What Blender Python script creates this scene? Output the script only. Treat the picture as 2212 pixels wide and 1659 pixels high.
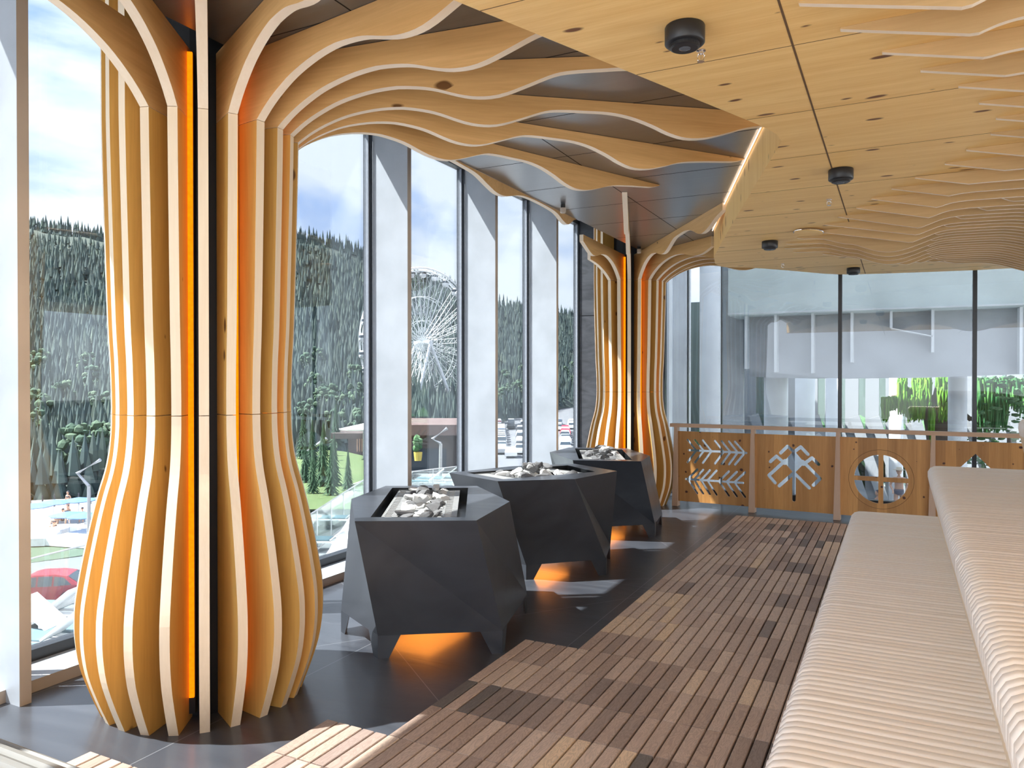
import bpy, bmesh, math, random
from mathutils import Vector, Matrix
for o in list(bpy.data.objects): bpy.data.objects.remove(o)
SC = bpy.context.scene
COL = SC.collection
R = math.radians
PI = math.pi

# ------------------------------------------------------------------ camera
FPX, CX, CY, HOR, EYE = 1640.0, 1106.0, 829.5, 817.0, 1.40
pitch = math.atan((CY-HOR)/FPX); yaw = math.atan(835/FPX)
cam_d = bpy.data.cameras.new('camera'); cam = bpy.data.objects.new('camera', cam_d); COL.objects.link(cam)
cam.location = (0, 0, EYE); cam.rotation_euler = (PI/2-pitch, 0, yaw)
cam_d.sensor_width = 36; cam_d.lens = FPX/2212*36; cam_d.clip_start = 0.02; cam_d.clip_end = 3000
SC.camera = cam
CP, SP = math.cos(pitch), math.sin(pitch)
vF = Vector((-math.sin(yaw)*CP, math.cos(yaw)*CP, -SP)); vR = Vector((math.cos(yaw), math.sin(yaw), 0)); vU = vR.cross(vF)
vC = Vector((0, 0, EYE))
def ray(u, v): return vF + vR*((u-CX)/FPX) - vU*((v-CY)/FPX)
def at(u, v, z=None, d=None, y=None):
    r = ray(u, v)
    t = (z-EYE)/r.z if z is not None else (d if d is not None else y/r.y)
    return vC + r*t

# ------------------------------------------------------------------ exposure, sky, sun
SC.view_settings.view_transform = 'Standard'; SC.view_settings.look = 'None'
SC.view_settings.gamma = 1; SC.view_settings.use_curve_mapping = False
SC.view_settings.exposure = 0.08
SUN_E, SKY_E = 57.0, 4.9
W = bpy.data.worlds.new('sky'); SC.world = W; W.use_nodes = True
nt = W.node_tree; nt.nodes.clear()
def N(t, ty, **k):
    n = t.nodes.new(ty)
    for a, b in k.items(): setattr(n, a, b)
    return n
def ramp(t, pts, inter='LINEAR'):
    n = N(t, 'ShaderNodeValToRGB'); e = n.color_ramp.elements; n.color_ramp.interpolation = inter
    while len(e) < len(pts): e.new(0.5)
    for i, (p, c) in enumerate(pts):
        e[i].position = p; e[i].color = (*c, 1) if len(c) == 3 else c
    return n
tc = N(nt, 'ShaderNodeTexCoord'); mp = N(nt, 'ShaderNodeMapping'); mp.inputs['Scale'].default_value = (1.0, 1.0, 2.2); mp.inputs['Location'].default_value = (1.7, .4, .3)
nt.links.new(tc.outputs['Generated'], mp.inputs['Vector'])
nz = N(nt, 'ShaderNodeTexNoise'); nz.inputs['Scale'].default_value = 4.2; nz.inputs['Detail'].default_value = 9; nz.inputs['Roughness'].default_value = .52; nz.inputs['Distortion'].default_value = .25
nt.links.new(mp.outputs[0], nz.inputs['Vector'])
cr = ramp(nt, [(.38, (0, 0, 0)), (.53, (1, 1, 1))]); nt.links.new(nz.outputs['Fac'], cr.inputs[0])
sx = N(nt, 'ShaderNodeSeparateXYZ'); nt.links.new(tc.outputs['Generated'], sx.inputs[0])
hz = ramp(nt, [(0, (.42, .42, .42)), (.47, (.46, .46, .45)), (.52, (.62, .68, .74)), (.62, (.36, .50, .80)), (1, (.20, .34, .70))])
mr = N(nt, 'ShaderNodeMath', operation='MULTIPLY_ADD'); mr.inputs[1].default_value = .5; mr.inputs[2].default_value = .5
nt.links.new(sx.outputs[2], mr.inputs[0]); nt.links.new(mr.outputs[0], hz.inputs[0])
up = N(nt, 'ShaderNodeMath', operation='GREATER_THAN'); up.inputs[1].default_value = .0; nt.links.new(sx.outputs[2], up.inputs[0])
mu = N(nt, 'ShaderNodeMath', operation='MULTIPLY'); nt.links.new(up.outputs[0], mu.inputs[0]); nt.links.new(cr.outputs[0], mu.inputs[1])
mx = N(nt, 'ShaderNodeMixRGB'); mx.inputs[2].default_value = (.74, .80, .88, 1)
nt.links.new(mu.outputs[0], mx.inputs[0]); nt.links.new(hz.outputs[0], mx.inputs[1])
bg = N(nt, 'ShaderNodeBackground'); bg.inputs['Strength'].default_value = SKY_E
wo = N(nt, 'ShaderNodeOutputWorld'); nt.links.new(mx.outputs[0], bg.inputs[0]); nt.links.new(bg.outputs[0], wo.inputs[0])
sd = Vector((1, .62, -1.64)).normalized()
sl = bpy.data.lights.new('sun', 'SUN'); sl.energy = SUN_E; sl.color = (1, .965, .91); sl.angle = R(.6)
so = bpy.data.objects.new('sun', sl); COL.objects.link(so); so.rotation_euler = sd.to_track_quat('-Z', 'Y').to_euler(); so.location = (-8, -3, 9)

# ------------------------------------------------------------------ materials
def mat(name):
    m = bpy.data.materials.new(name); m.use_nodes = True
    t = m.node_tree; b = t.nodes['Principled BSDF']; return m, t, b
def plain(name, c, rough=.5, metal=0, spec=.5, bump=0, bscale=40, emit=None, es=0):
    m, t, b = mat(name); b.inputs['Base Color'].default_value = (*c, 1); b.inputs['Roughness'].default_value = rough
    b.inputs['Metallic'].default_value = metal; b.inputs['Specular IOR Level'].default_value = spec
    if emit: b.inputs['Emission Color'].default_value = (*emit, 1); b.inputs['Emission Strength'].default_value = es
    tcn = N(t, 'ShaderNodeTexCoord'); n = N(t, 'ShaderNodeTexNoise'); n.inputs['Scale'].default_value = bscale; n.inputs['Detail'].default_value = 5
    t.links.new(tcn.outputs['Object'], n.inputs['Vector'])
    k = ramp(t, [(.3, tuple(x*.88 for x in c)), (.7, tuple(min(1, x*1.08) for x in c))]); t.links.new(n.outputs['Fac'], k.inputs[0]); t.links.new(k.outputs[0], b.inputs['Base Color'])
    if bump:
        bm_ = N(t, 'ShaderNodeBump'); bm_.inputs['Strength'].default_value = bump; bm_.inputs['Distance'].default_value = .004
        t.links.new(n.outputs['Fac'], bm_.inputs['Height']); t.links.new(bm_.outputs[0], b.inputs['Normal'])
    return m
def wood(name, light, dark, axis='X', knots=0, rough=.45, kscale=2.2, kcol=(.10, .04, .018), ks=(1, 1, 1), kax='XZ', grain=1.0, gs=1.0, coord='Object', rnd=0.0, spec=.4, planks=None):
    """grain runs along axis"""
    m, t, b = mat(name); L = t.links.new
    tcn = N(t, 'ShaderNodeTexCoord'); src = tcn.outputs['Object']
    if coord == 'Position':
        src = N(t, 'ShaderNodeNewGeometry').outputs['Position']
    oi = N(t, 'ShaderNodeObjectInfo'); ad = N(t, 'ShaderNodeVectorMath', operation='ADD')
    sc = N(t, 'ShaderNodeMath', operation='MULTIPLY'); sc.inputs[1].default_value = 37.0 if rnd else 0
    L(oi.outputs['Random'], sc.inputs[0]); L(src, ad.inputs[0]); L(sc.outputs[0], ad.inputs[1])
    s = {'X': (.5, 9, 9), 'Y': (9, .5, 9), 'Z': (9, 9, .5)}[axis]
    m1 = N(t, 'ShaderNodeMapping'); m1.inputs['Scale'].default_value = tuple(v*gs for v in s); L(ad.outputs[0], m1.inputs[0])
    n1 = N(t, 'ShaderNodeTexNoise'); n1.inputs['Scale'].default_value = 1.6; n1.inputs['Detail'].default_value = 8; n1.inputs['Roughness'].default_value = .6; n1.inputs['Distortion'].default_value = .7
    L(m1.outputs[0], n1.inputs[0])
    m2 = N(t, 'ShaderNodeMapping'); m2.inputs['Scale'].default_value = tuple(v*6*gs for v in s); L(ad.outputs[0], m2.inputs[0])
    n2 = N(t, 'ShaderNodeTexNoise'); n2.inputs['Scale'].default_value = 2; n2.inputs['Detail'].default_value = 4; L(m2.outputs[0], n2.inputs[0])
    mixn = N(t, 'ShaderNodeMath', operation='MULTIPLY_ADD'); mixn.inputs[1].default_value = .35; L(n2.outputs['Fac'], mixn.inputs[0])
    hf = N(t, 'ShaderNodeMath', operation='MULTIPLY'); hf.inputs[1].default_value = .65; L(n1.outputs['Fac'], hf.inputs[0]); L(hf.outputs[0], mixn.inputs[2])
    mid = tuple((a+c)/2 for a, c in zip(light, dark))
    k = ramp(t, [(.5-.16/grain, dark), (.5, mid), (.5+.14/grain, light)]); L(mixn.outputs[0], k.inputs[0])
    out = k.outputs[0]
    if planks:   # board to board tone, width in metres across the given axis
        ax, w = planks
        sp = N(t, 'ShaderNodeSeparateXYZ'); L(ad.outputs[0], sp.inputs[0])
        dv = N(t, 'ShaderNodeMath', operation='DIVIDE'); dv.inputs[1].default_value = w; L(sp.outputs['XYZ'.index(ax)], dv.inputs[0])
        fl = N(t, 'ShaderNodeMath', operation='FLOOR'); L(dv.outputs[0], fl.inputs[0])
        wn = N(t, 'ShaderNodeTexWhiteNoise', noise_dimensions='1D'); L(fl.outputs[0], wn.inputs['W'])
        kr = ramp(t, [(0, (.72, .68, .64)), (1, (1.18, 1.18, 1.16))]); L(wn.outputs[0], kr.inputs[0])
        mm = N(t, 'ShaderNodeMixRGB', blend_type='MULTIPLY'); mm.inputs[0].default_value = 1; L(out, mm.inputs[1]); L(kr.outputs[0], mm.inputs[2]); out = mm.outputs[0]
    if knots:
        s3_ = N(t, 'ShaderNodeSeparateXYZ'); L(ad.outputs[0], s3_.inputs[0]); c3_ = N(t, 'ShaderNodeCombineXYZ')
        for q in (0, 1): L(s3_.outputs['XYZ'.index(kax[q])], c3_.inputs[q])
        m3 = N(t, 'ShaderNodeMapping'); m3.inputs['Scale'].default_value = (ks['XYZ'.index(kax[0])], ks['XYZ'.index(kax[1])], 1); L(c3_.outputs[0], m3.inputs[0])
        nd = N(t, 'ShaderNodeTexNoise'); nd.inputs['Scale'].default_value = 6; L(m3.outputs[0], nd.inputs[0])
        va = N(t, 'ShaderNodeMixRGB', blend_type='ADD'); va.inputs[0].default_value = .05; L(m3.outputs[0], va.inputs[1]); L(nd.outputs['Color'], va.inputs[2])
        vo = N(t, 'ShaderNodeTexVoronoi', voronoi_dimensions='2D'); vo.inputs['Scale'].default_value = kscale; vo.inputs['Randomness'].default_value = 1; L(va.outputs[0], vo.inputs['Vector'])
        # only some cells carry a knot, each of its own size
        sc3 = N(t, 'ShaderNodeSeparateColor'); L(vo.outputs['Color'], sc3.inputs[0])
        th = N(t, 'ShaderNodeMapRange'); th.inputs[1].default_value = 1-knots; th.inputs[2].default_value = 1; th.inputs[3].default_value = 0; th.inputs[4].default_value = .085
        L(sc3.outputs[0], th.inputs[0])
        df = N(t, 'ShaderNodeMath', operation='SUBTRACT'); L(th.outputs[0], df.inputs[0]); L(vo.outputs['Distance'], df.inputs[1])
        mu2 = N(t, 'ShaderNodeMapRange'); mu2.inputs[1].default_value = -.02; mu2.inputs[2].default_value = .015; L(df.outputs[0], mu2.inputs[0])
        ex = N(t, 'ShaderNodeMath', operation='GREATER_THAN'); ex.inputs[1].default_value = 1-knots; L(sc3.outputs[0], ex.inputs[0])
        kk = N(t, 'ShaderNodeMath', operation='MULTIPLY'); L(mu2.outputs[0], kk.inputs[0]); L(ex.outputs[0], kk.inputs[1])
        mm = N(t, 'ShaderNodeMixRGB'); mm.inputs[2].default_value = (*kcol, 1); L(kk.outputs[0], mm.inputs[0]); L(out, mm.inputs[1]); out = mm.outputs[0]
    if rnd:
        kr = ramp(t, [(0, (1-rnd,)*3), (1, (1+rnd*.6,)*3)]); L(oi.outputs['Random'], kr.inputs[0])
        mm = N(t, 'ShaderNodeMixRGB', blend_type='MULTIPLY'); mm.inputs[0].default_value = 1; L(out, mm.inputs[1]); L(kr.outputs[0], mm.inputs[2]); out = mm.outputs[0]
    L(out, b.inputs['Base Color']); b.inputs['Roughness'].default_value = rough; b.inputs['Specular IOR Level'].default_value = spec
    bp = N(t, 'ShaderNodeBump'); bp.inputs['Strength'].default_value = .15; bp.inputs['Distance'].default_value = .002; L(n2.outputs['Fac'], bp.inputs['Height']); L(bp.outputs[0], b.inputs['Normal'])
    return m
def glassy(name, tint, gloss=.07, rough=0):
    m = bpy.data.materials.new(name); m.use_nodes = True; t = m.node_tree; t.nodes.clear()
    tr = N(t, 'ShaderNodeBsdfTransparent'); tr.inputs[0].default_value = (*tint, 1)
    gl = N(t, 'ShaderNodeBsdfGlossy'); gl.inputs['Roughness'].default_value = rough; gl.inputs[0].default_value = (1, 1, 1, 1)
    lw = N(t, 'ShaderNodeLayerWeight'); lw.inputs[0].default_value = .25
    mp_ = N(t, 'ShaderNodeMapRange'); mp_.inputs[3].default_value = gloss*.5; mp_.inputs[4].default_value = .35; t.links.new(lw.outputs['Fresnel'], mp_.inputs[0])
    mx_ = N(t, 'ShaderNodeMixShader'); t.links.new(mp_.outputs[0], mx_.inputs[0]); t.links.new(tr.outputs[0], mx_.inputs[1]); t.links.new(gl.outputs[0], mx_.inputs[2])
    o = N(t, 'ShaderNodeOutputMaterial'); t.links.new(mx_.outputs[0], o.inputs[0]); return m
def emis(name, c, s):
    m = bpy.data.materials.new(name); m.use_nodes = True; t = m.node_tree; t.nodes.clear()
    e = N(t, 'ShaderNodeEmission'); e.inputs[0].default_value = (*c, 1); e.inputs[1].default_value = s
    # a faint cell pattern of the diodes along the strip
    tcn = N(t, 'ShaderNodeTexCoord'); w = N(t, 'ShaderNodeTexNoise'); w.inputs['Scale'].default_value = 60; t.links.new(tcn.outputs['Object'], w.inputs[0])
    k = ramp(t, [(.3, tuple(x*.8 for x in c)), (.7, c)]); t.links.new(w.outputs[0], k.inputs[0]); t.links.new(k.outputs[0], e.inputs[0])
    o = N(t, 'ShaderNodeOutputMaterial'); t.links.new(e.outputs[0], o.inputs[0]); return m
M = {}
M['pine'] = wood('knotty_pine_ceiling', (.90, .62, .26), (.74, .44, .15), 'X', knots=.8, kscale=3.9, kcol=(.16, .06, .02), ks=(.62, 1.55, 1), kax='XY', coord='Position', rough=.5, grain=.8)
M['pine_v'] = wood('knotty_pine_fascia', (.90, .62, .26), (.74, .44, .15), 'Z', knots=.8, kscale=5, kcol=(.15, .06, .02), ks=(1, 1, .4), kax='YZ', coord='Position', rough=.5, grain=.8)
M['fin'] = wood('fin_larch', (.76, .46, .13), (.60, .33, .085), 'Z', knots=.22, kscale=4.6, kcol=(.16, .07, .02), ks=(1, 3, .55), rough=.42, grain=.8, rnd=.12)
M['arm'] = wood('arm_larch', (.76, .47, .20), (.58, .33, .12), 'X', knots=.2, kscale=4.4, kcol=(.16, .07, .02), ks=(.55, 3, 1), rough=.42, grain=.8, rnd=.12)
M['ply'] = wood('fin_edge_birch', (.90, .75, .56), (.80, .63, .44), 'Z', rough=.5, grain=.7, rnd=.06)
M['ply_x'] = wood('arm_edge_birch', (.92, .79, .64), (.84, .69, .52), 'X', rough=.5, grain=.7, rnd=.06)
M['baffle'] = wood('baffle_face', (.64, .44, .22), (.50, .33, .15), 'X', knots=.12, kscale=3, ks=(.6, 1, 1.2), kcol=(.14, .06, .02), rough=.45, grain=.7, rnd=.1)
M['deck'] = None
M['bench'] = wood('bench_spruce', (.97, .92, .86), (.93, .83, .73), 'X', rough=.36, coord='Object', grain=.8)
M['bench_face'] = wood('bench_riser', (.90, .74, .54), (.84, .66, .45), 'Z', rough=.42, grain=.7)
M['rail'] = wood('rail_larch', (.56, .37, .25), (.46, .29, .18), 'X', knots=.1, kscale=5, rough=.5, grain=.7)
M['post'] = wood('post_larch', (.55, .38, .27), (.46, .30, .20), 'Z', rough=.5, grain=.7)
M['panel'] = wood('knotty_larch_panel', (.56, .29, .095), (.40, .185, .052), 'Z', knots=.75, kscale=5.2, kcol=(.06, .018, .012), ks=(1, 1, 1), rough=.45, planks=('X', .085), rnd=.04, grain=.8)
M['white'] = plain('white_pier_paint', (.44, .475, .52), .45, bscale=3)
M['pier_edge'] = plain('pier_edge_shade_taupe', (.50, .41, .33), .5, bscale=3)  # taupe puts the shade and warm light on room-facing edges into the colour
M['white_out'] = plain('white_outdoor_paint', (.84, .86, .87), .5, bscale=2)
M['grey_out'] = plain('grey_outdoor_panel', (.50, .52, .54), .55, bscale=2)
M['mint'] = plain('pale_mint_panel', (.76, .84, .82), .5, bscale=1)
M['frame'] = plain('dark_window_frame', (.028, .033, .04), .35)
M['frame_g'] = plain('grey_window_gasket', (.30, .33, .38), .4)
M['black'] = plain('matt_black_core', (.008, .009, .012), .6)
M['ceil_black'] = wood('black_stained_ply_ceiling', (.050, .062, .080), (.026, .032, .043), 'X', coord='Position', rough=.30, grain=.9, spec=.9)
M['blackmetal'] = plain('black_lamp_metal', (.012, .013, .016), .38, bscale=80)
for q_, v_ in (('Coat Weight', .8), ('Coat Roughness', .28), ('Coat IOR', 1.6)): M['ceil_black'].node_tree.nodes['Principled BSDF'].inputs[q_].default_value = v_
for q_, v_ in (('Coat Weight', .35), ('Coat Roughness', .35)): M['bench'].node_tree.nodes['Principled BSDF'].inputs[q_].default_value = v_
M['lens'] = plain('grey_lamp_lens', (.10, .11, .13), .15)
M['chrome'] = plain('chrome', (.75, .75, .78), .12, 1)
M['plastic'] = plain('beige_plastic', (.55, .47, .40), .5)
M['led_amber'] = emis('amber_led', (1.0, .205, .002), 1.9)
M['led_warm'] = emis('warm_led', (1.0, .74, .52), 3.6)
M['heat'] = emis('stove_glow', (1.0, .30, .04), 7)
M['glass'] = glassy('window_glass', (.545, .56, .57))
M['glass_clear'] = glassy('balustrade_glass', (.88, .93, .92))
M['grate'] = plain('pale_steel_grate', (.46, .46, .45), .45, .2, bscale=60)
M['trayblack'] = plain('black_tray', (.012, .013, .014), .3)
M['snowwhite'] = plain('sunlit_sand', (.48, .48, .47), .8, bscale=.4)

def slate(name, c1, c2, rough, scale, bump, seams=None, spec=.5, coat=None):
    m, t, b = mat(name); L = t.links.new
    g = N(t, 'ShaderNodeNewGeometry'); pos = g.outputs['Position']
    mp_ = N(t, 'ShaderNodeMapping'); mp_.inputs['Rotation'].default_value = (0, 0, R(28)); mp_.inputs['Scale'].default_value = (scale*.35, scale, scale); L(pos, mp_.inputs[0])
    n = N(t, 'ShaderNodeTexNoise'); n.inputs['Scale'].default_value = 5; n.inputs['Detail'].default_value = 9; n.inputs['Distortion'].default_value = 1.2; L(mp_.outputs[0], n.inputs[0])
    k = ramp(t, [(.3, c1), (.7, c2)]); L(n.outputs['Fac'], k.inputs[0]); out = k.outputs[0]
    if seams:
        sp = N(t, 'ShaderNodeSeparateXYZ'); L(pos, sp.inputs[0]); acc = None
        for (a, bb, c, w) in seams:      # line a*x+b*y=c
            l = math.hypot(a, bb)
            m1 = N(t, 'ShaderNodeMath', operation='MULTIPLY'); m1.inputs[1].default_value = a/l; L(sp.outputs[0], m1.inputs[0])
            m2 = N(t, 'ShaderNodeMath', operation='MULTIPLY_ADD'); m2.inputs[1].default_value = bb/l; L(sp.outputs[1], m2.inputs[0]); L(m1.outputs[0], m2.inputs[2])
            m3 = N(t, 'ShaderNodeMath', operation='SUBTRACT'); m3.inputs[1].default_value = c/l; L(m2.outputs[0], m3.inputs[0])
            m4 = N(t, 'ShaderNodeMath', operation='ABSOLUTE'); L(m3.outputs[0], m4.inputs[0])
            m5 = N(t, 'ShaderNodeMath', operation='LESS_THAN'); m5.inputs[1].default_value = w; L(m4.outputs[0], m5.inputs[0])
            if acc is None: acc = m5.outputs[0]
            else:
                mm = N(t, 'ShaderNodeMath', operation='MAXIMUM'); L(acc, mm.inputs[0]); L(m5.outputs[0], mm.inputs[1]); acc = mm.outputs[0]
        mm = N(t, 'ShaderNodeMixRGB'); mm.inputs[2].default_value = (.17, .18, .20, 1); L(acc, mm.inputs[0]); L(out, mm.inputs[1]); out = mm.outputs[0]
    L(out, b.inputs['Base Color']); b.inputs['Specular IOR Level'].default_value = spec
    if coat: b.inputs['Coat Weight'].default_value = coat[0]; b.inputs['Coat Roughness'].default_value = coat[1]; b.inputs['Coat IOR'].default_value = 1.6
    rr = N(t, 'ShaderNodeMapRange'); rr.inputs[3].default_value = rough*.75; rr.inputs[4].default_value = rough*1.3; L(n.outputs['Fac'], rr.inputs[0]); L(rr.outputs[0], b.inputs['Roughness'])
    bp = N(t, 'ShaderNodeBump'); bp.inputs['Strength'].default_value = bump; bp.inputs['Distance'].default_value = .01; L(n.outputs['Fac'], bp.inputs['Height']); L(bp.outputs[0], b.inputs['Normal'])
    return m
M['floor'] = slate('black_slate_floor', (.040, .045, .056), (.070, .078, .094), .38, .9, .30, coat=(.35, .16),
    seams=[(1, 0, -1.535, .0022), (1, 0, -2.475, .0022), (1, 0, -3.41, .002), (.416, .513, .689, .0022), (.767, .515, 1.89, .002), (.034, .335, 1.596, .002), (.5, -.86, -5.2, .002), (.3, .95, 7.6, .002), (.8, -.6, -4.0, .002)])
M['stove'] = slate('dark_slate_cladding', (.030, .034, .042), (.044, .049, .060), .42, .8, .015, spec=.25, coat=(.4, .22))
M['wall_slate'] = slate('dark_stone_wall', (.035, .038, .045), (.075, .080, .092), .5, 2.2, .1)
M['tar'] = plain('dark_plaster', (.05, .05, .055), .7)

def deck_mat():
    m, t, b = mat('teak_deck_tile'); L = t.links.new
    g = N(t, 'ShaderNodeNewGeometry'); sp = N(t, 'ShaderNodeSeparateXYZ'); L(g.outputs['Position'], sp.inputs[0])
    fx = N(t, 'ShaderNodeMath', operation='MULTIPLY_ADD'); fx.inputs[1].default_value = 1/.06; fx.inputs[2].default_value = 1.444/.06+100; L(sp.outputs[0], fx.inputs[0])
    fy = N(t, 'ShaderNodeMath', operation='MULTIPLY_ADD'); fy.inputs[1].default_value = 1/.3; fy.inputs[2].default_value = -2.375/.3+100; L(sp.outputs[1], fy.inputs[0])
    a = N(t, 'ShaderNodeMath', operation='FLOOR'); L(fx.outputs[0], a.inputs[0]); c = N(t, 'ShaderNodeMath', operation='FLOOR'); L(fy.outputs[0], c.inputs[0])
    cb = N(t, 'ShaderNodeCombineXYZ'); L(a.outputs[0], cb.inputs[0]); L(c.outputs[0], cb.inputs[1])
    wn = N(t, 'ShaderNodeTexWhiteNoise', noise_dimensions='3D'); L(cb.outputs[0], wn.inputs[0])
    a5 = N(t, 'ShaderNodeMath', operation='DIVIDE'); a5.inputs[1].default_value = 5; L(fx.outputs[0], a5.inputs[0]); af = N(t, 'ShaderNodeMath', operation='FLOOR'); L(a5.outputs[0], af.inputs[0])
    cb2 = N(t, 'ShaderNodeCombineXYZ'); L(af.outputs[0], cb2.inputs[0]); L(c.outputs[0], cb2.inputs[1]); wn2 = N(t, 'ShaderNodeTexWhiteNoise', noise_dimensions='3D'); L(cb2.outputs[0], wn2.inputs[0])
    mm = N(t, 'ShaderNodeMath', operation='MULTIPLY_ADD'); mm.inputs[1].default_value = .55; L(wn2.outputs[0], mm.inputs[0])
    hh = N(t, 'ShaderNodeMath', operation='MULTIPLY'); hh.inputs[1].default_value = .45; L(wn.outputs[0], hh.inputs[0]); L(hh.outputs[0], mm.inputs[2])
    k = ramp(t, [(.05, (.15, .135, .125)), (.20, (.28, .21, .18)), (.34, (.44, .325, .26)), (.55, (.55, .42, .34)), (.75, (.63, .49, .39)), (.95, (.74, .56, .38))]); L(mm.outputs[0], k.inputs[0])
    sc = N(t, 'ShaderNodeVectorMath', operation='SCALE'); sc.inputs['Scale'].default_value = 9; L(wn.outputs['Color'], sc.inputs[0])
    ad = N(t, 'ShaderNodeVectorMath', operation='ADD'); L(g.outputs['Position'], ad.inputs[0]); L(sc.outputs[0], ad.inputs[1])
    mp_ = N(t, 'ShaderNodeMapping'); mp_.inputs['Scale'].default_value = (22, 4.5, 22); L(ad.outputs[0], mp_.inputs[0])
    n = N(t, 'ShaderNodeTexNoise'); n.inputs['Scale'].default_value = 1.2; n.inputs['Detail'].default_value = 3; n.inputs['Distortion'].default_value = 1.4; L(mp_.outputs[0], n.inputs[0])
    wv = N(t, 'ShaderNodeMath', operation='MULTIPLY'); wv.inputs[1].default_value = 60; L(n.outputs[0], wv.inputs[0]); sn = N(t, 'ShaderNodeMath', operation='SINE'); L(wv.outputs[0], sn.inputs[0])
    kr = ramp(t, [(0, (.80, .80, .80)), (1, (1.08, 1.08, 1.08))]); mr_ = N(t, 'ShaderNodeMapRange'); mr_.inputs[1].default_value = -1; L(sn.outputs[0], mr_.inputs[0]); L(mr_.outputs[0], kr.inputs[0])
    mx_ = N(t, 'ShaderNodeMixRGB', blend_type='MULTIPLY'); mx_.inputs[0].default_value = .9; L(k.outputs[0], mx_.inputs[1]); L(kr.outputs[0], mx_.inputs[2])
    L(mx_.outputs[0], b.inputs['Base Color']); b.inputs['Roughness'].default_value = .5; return m
M['deck'] = deck_mat()
M['deck_dark'] = plain('deck_tile_base', (.012, .010, .009), .8)

def rockmat():
    m, t, b = mat('grey_speckled_rock'); L = t.links.new
    oi = N(t, 'ShaderNodeObjectInfo'); tcn = N(t, 'ShaderNodeTexCoord'); n = N(t, 'ShaderNodeTexNoise'); n.inputs['Scale'].default_value = 90; n.inputs['Detail'].default_value = 4; L(tcn.outputs['Object'], n.inputs[0])
    k1 = ramp(t, [(.36, (.05, .05, .052)), (.5, (.13, .13, .135)), (.62, (.24, .24, .24))]); k2 = ramp(t, [(.34, (.18, .18, .18)), (.45, (.52, .52, .51)), (.6, (.66, .66, .65))]); L(n.outputs[0], k1.inputs[0]); L(n.outputs[0], k2.inputs[0])
    gt = N(t, 'ShaderNodeMath', operation='GREATER_THAN'); gt.inputs[1].default_value = .5; L(oi.outputs['Random'], gt.inputs[0])
    mx_ = N(t, 'ShaderNodeMixRGB'); L(gt.outputs[0], mx_.inputs[0]); L(k1.outputs[0], mx_.inputs[1]); L(k2.outputs[0], mx_.inputs[2]); L(mx_.outputs[0], b.inputs['Base Color']); b.inputs['Roughness'].default_value = .85
    return m
M['rock'] = rockmat()
def foliage(name, cols, obj=False, rough=.8, sc=None):
    m, t, b = mat(name); L = t.links.new
    if obj: r = N(t, 'ShaderNodeObjectInfo').outputs['Random']
    elif sc:
        g = N(t, 'ShaderNodeNewGeometry'); n = N(t, 'ShaderNodeTexNoise'); n.inputs['Scale'].default_value = sc; n.inputs['Detail'].default_value = 6; L(g.outputs['Position'], n.inputs[0]); r = n.outputs[0]
    else: r = N(t, 'ShaderNodeNewGeometry').outputs['Random Per Island']
    k = ramp(t, [(i/(len(cols)-1), c) for i, c in enumerate(cols)]); L(r, k.inputs[0]); L(k.outputs[0], b.inputs['Base Color']); b.inputs['Roughness'].default_value = rough; b.inputs['Specular IOR Level'].default_value = .2
    return m
M['forest'] = foliage('hazed_fir_forest', [(.055, .085, .088), (.075, .110, .105), (.105, .140, .125), (.065, .095, .10), (.125, .165, .135)])  # greens greyed towards blue so the colour carries the distant haze
M['hill'] = foliage('hillside', [(.04, .06, .055), (.07, .09, .08), (.10, .12, .10)], sc=.08)
M['fir'] = foliage('young_fir', [(.035, .075, .045), (.06, .115, .065)], obj=True)
M['grass'] = foliage('grass', [(.08, .13, .055), (.115, .17, .07), (.16, .20, .10)], sc=.5)
M['hedge'] = foliage('dark_bank', [(.05, .08, .06), (.09, .13, .09), (.14, .17, .13)], sc=.8)
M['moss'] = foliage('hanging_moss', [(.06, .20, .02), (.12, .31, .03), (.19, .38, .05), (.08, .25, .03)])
M['moss_shaded'] = foliage('hanging_moss_shaded', [(.03, .13, .05), (.06, .20, .07), (.10, .26, .07)])  # darker copy of the moss greens, shade put into the colour
M['leaf'] = foliage('shrub_leaves', [(.05, .13, .06), (.09, .20, .09), (.16, .28, .14)])
M['bark'] = plain('bark', (.16, .12, .10), .9, bump=1, bscale=6)
M['asphalt'] = plain('asphalt', (.17, .18, .195), .9, bscale=.6)
M['paving'] = plain('light_paving', (.28, .29, .30), .8, bscale=.5)
M['pool'] = plain('pool_water', (.08, .19, .23), .08, bscale=.5)
M['ltblue'] = plain('blue_parasol_cloth', (.10, .20, .40), .8)
M['padblue'] = plain('teal_lounger_pad', (.10, .17, .20), .7)
M['carred'] = plain('red_car_paint', (.42, .02, .05), .25)
M['carglass'] = plain('dark_car_glass', (.05, .07, .09), .08)
M['tyre'] = plain('tyre', (.02, .02, .02), .8)
M['alloy'] = plain('alloy', (.5, .5, .52), .3, .6)
M['brownwood'] = plain('dark_stained_cladding', (.11, .085, .075), .7, bscale=3)
M['skin'] = plain('skin', (.62, .38, .28), .6)
M['skin2'] = plain('tanned_skin', (.52, .30, .21), .6)
M['swim'] = plain('patterned_swimwear', (.16, .16, .20), .8, bscale=18)
M['hat'] = plain('straw_hat', (.66, .58, .46), .8)
M['dark'] = plain('dark_cloth', (.06, .06, .08), .8)
M['redcloth'] = plain('red_cloth', (.55, .07, .07), .8)
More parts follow.
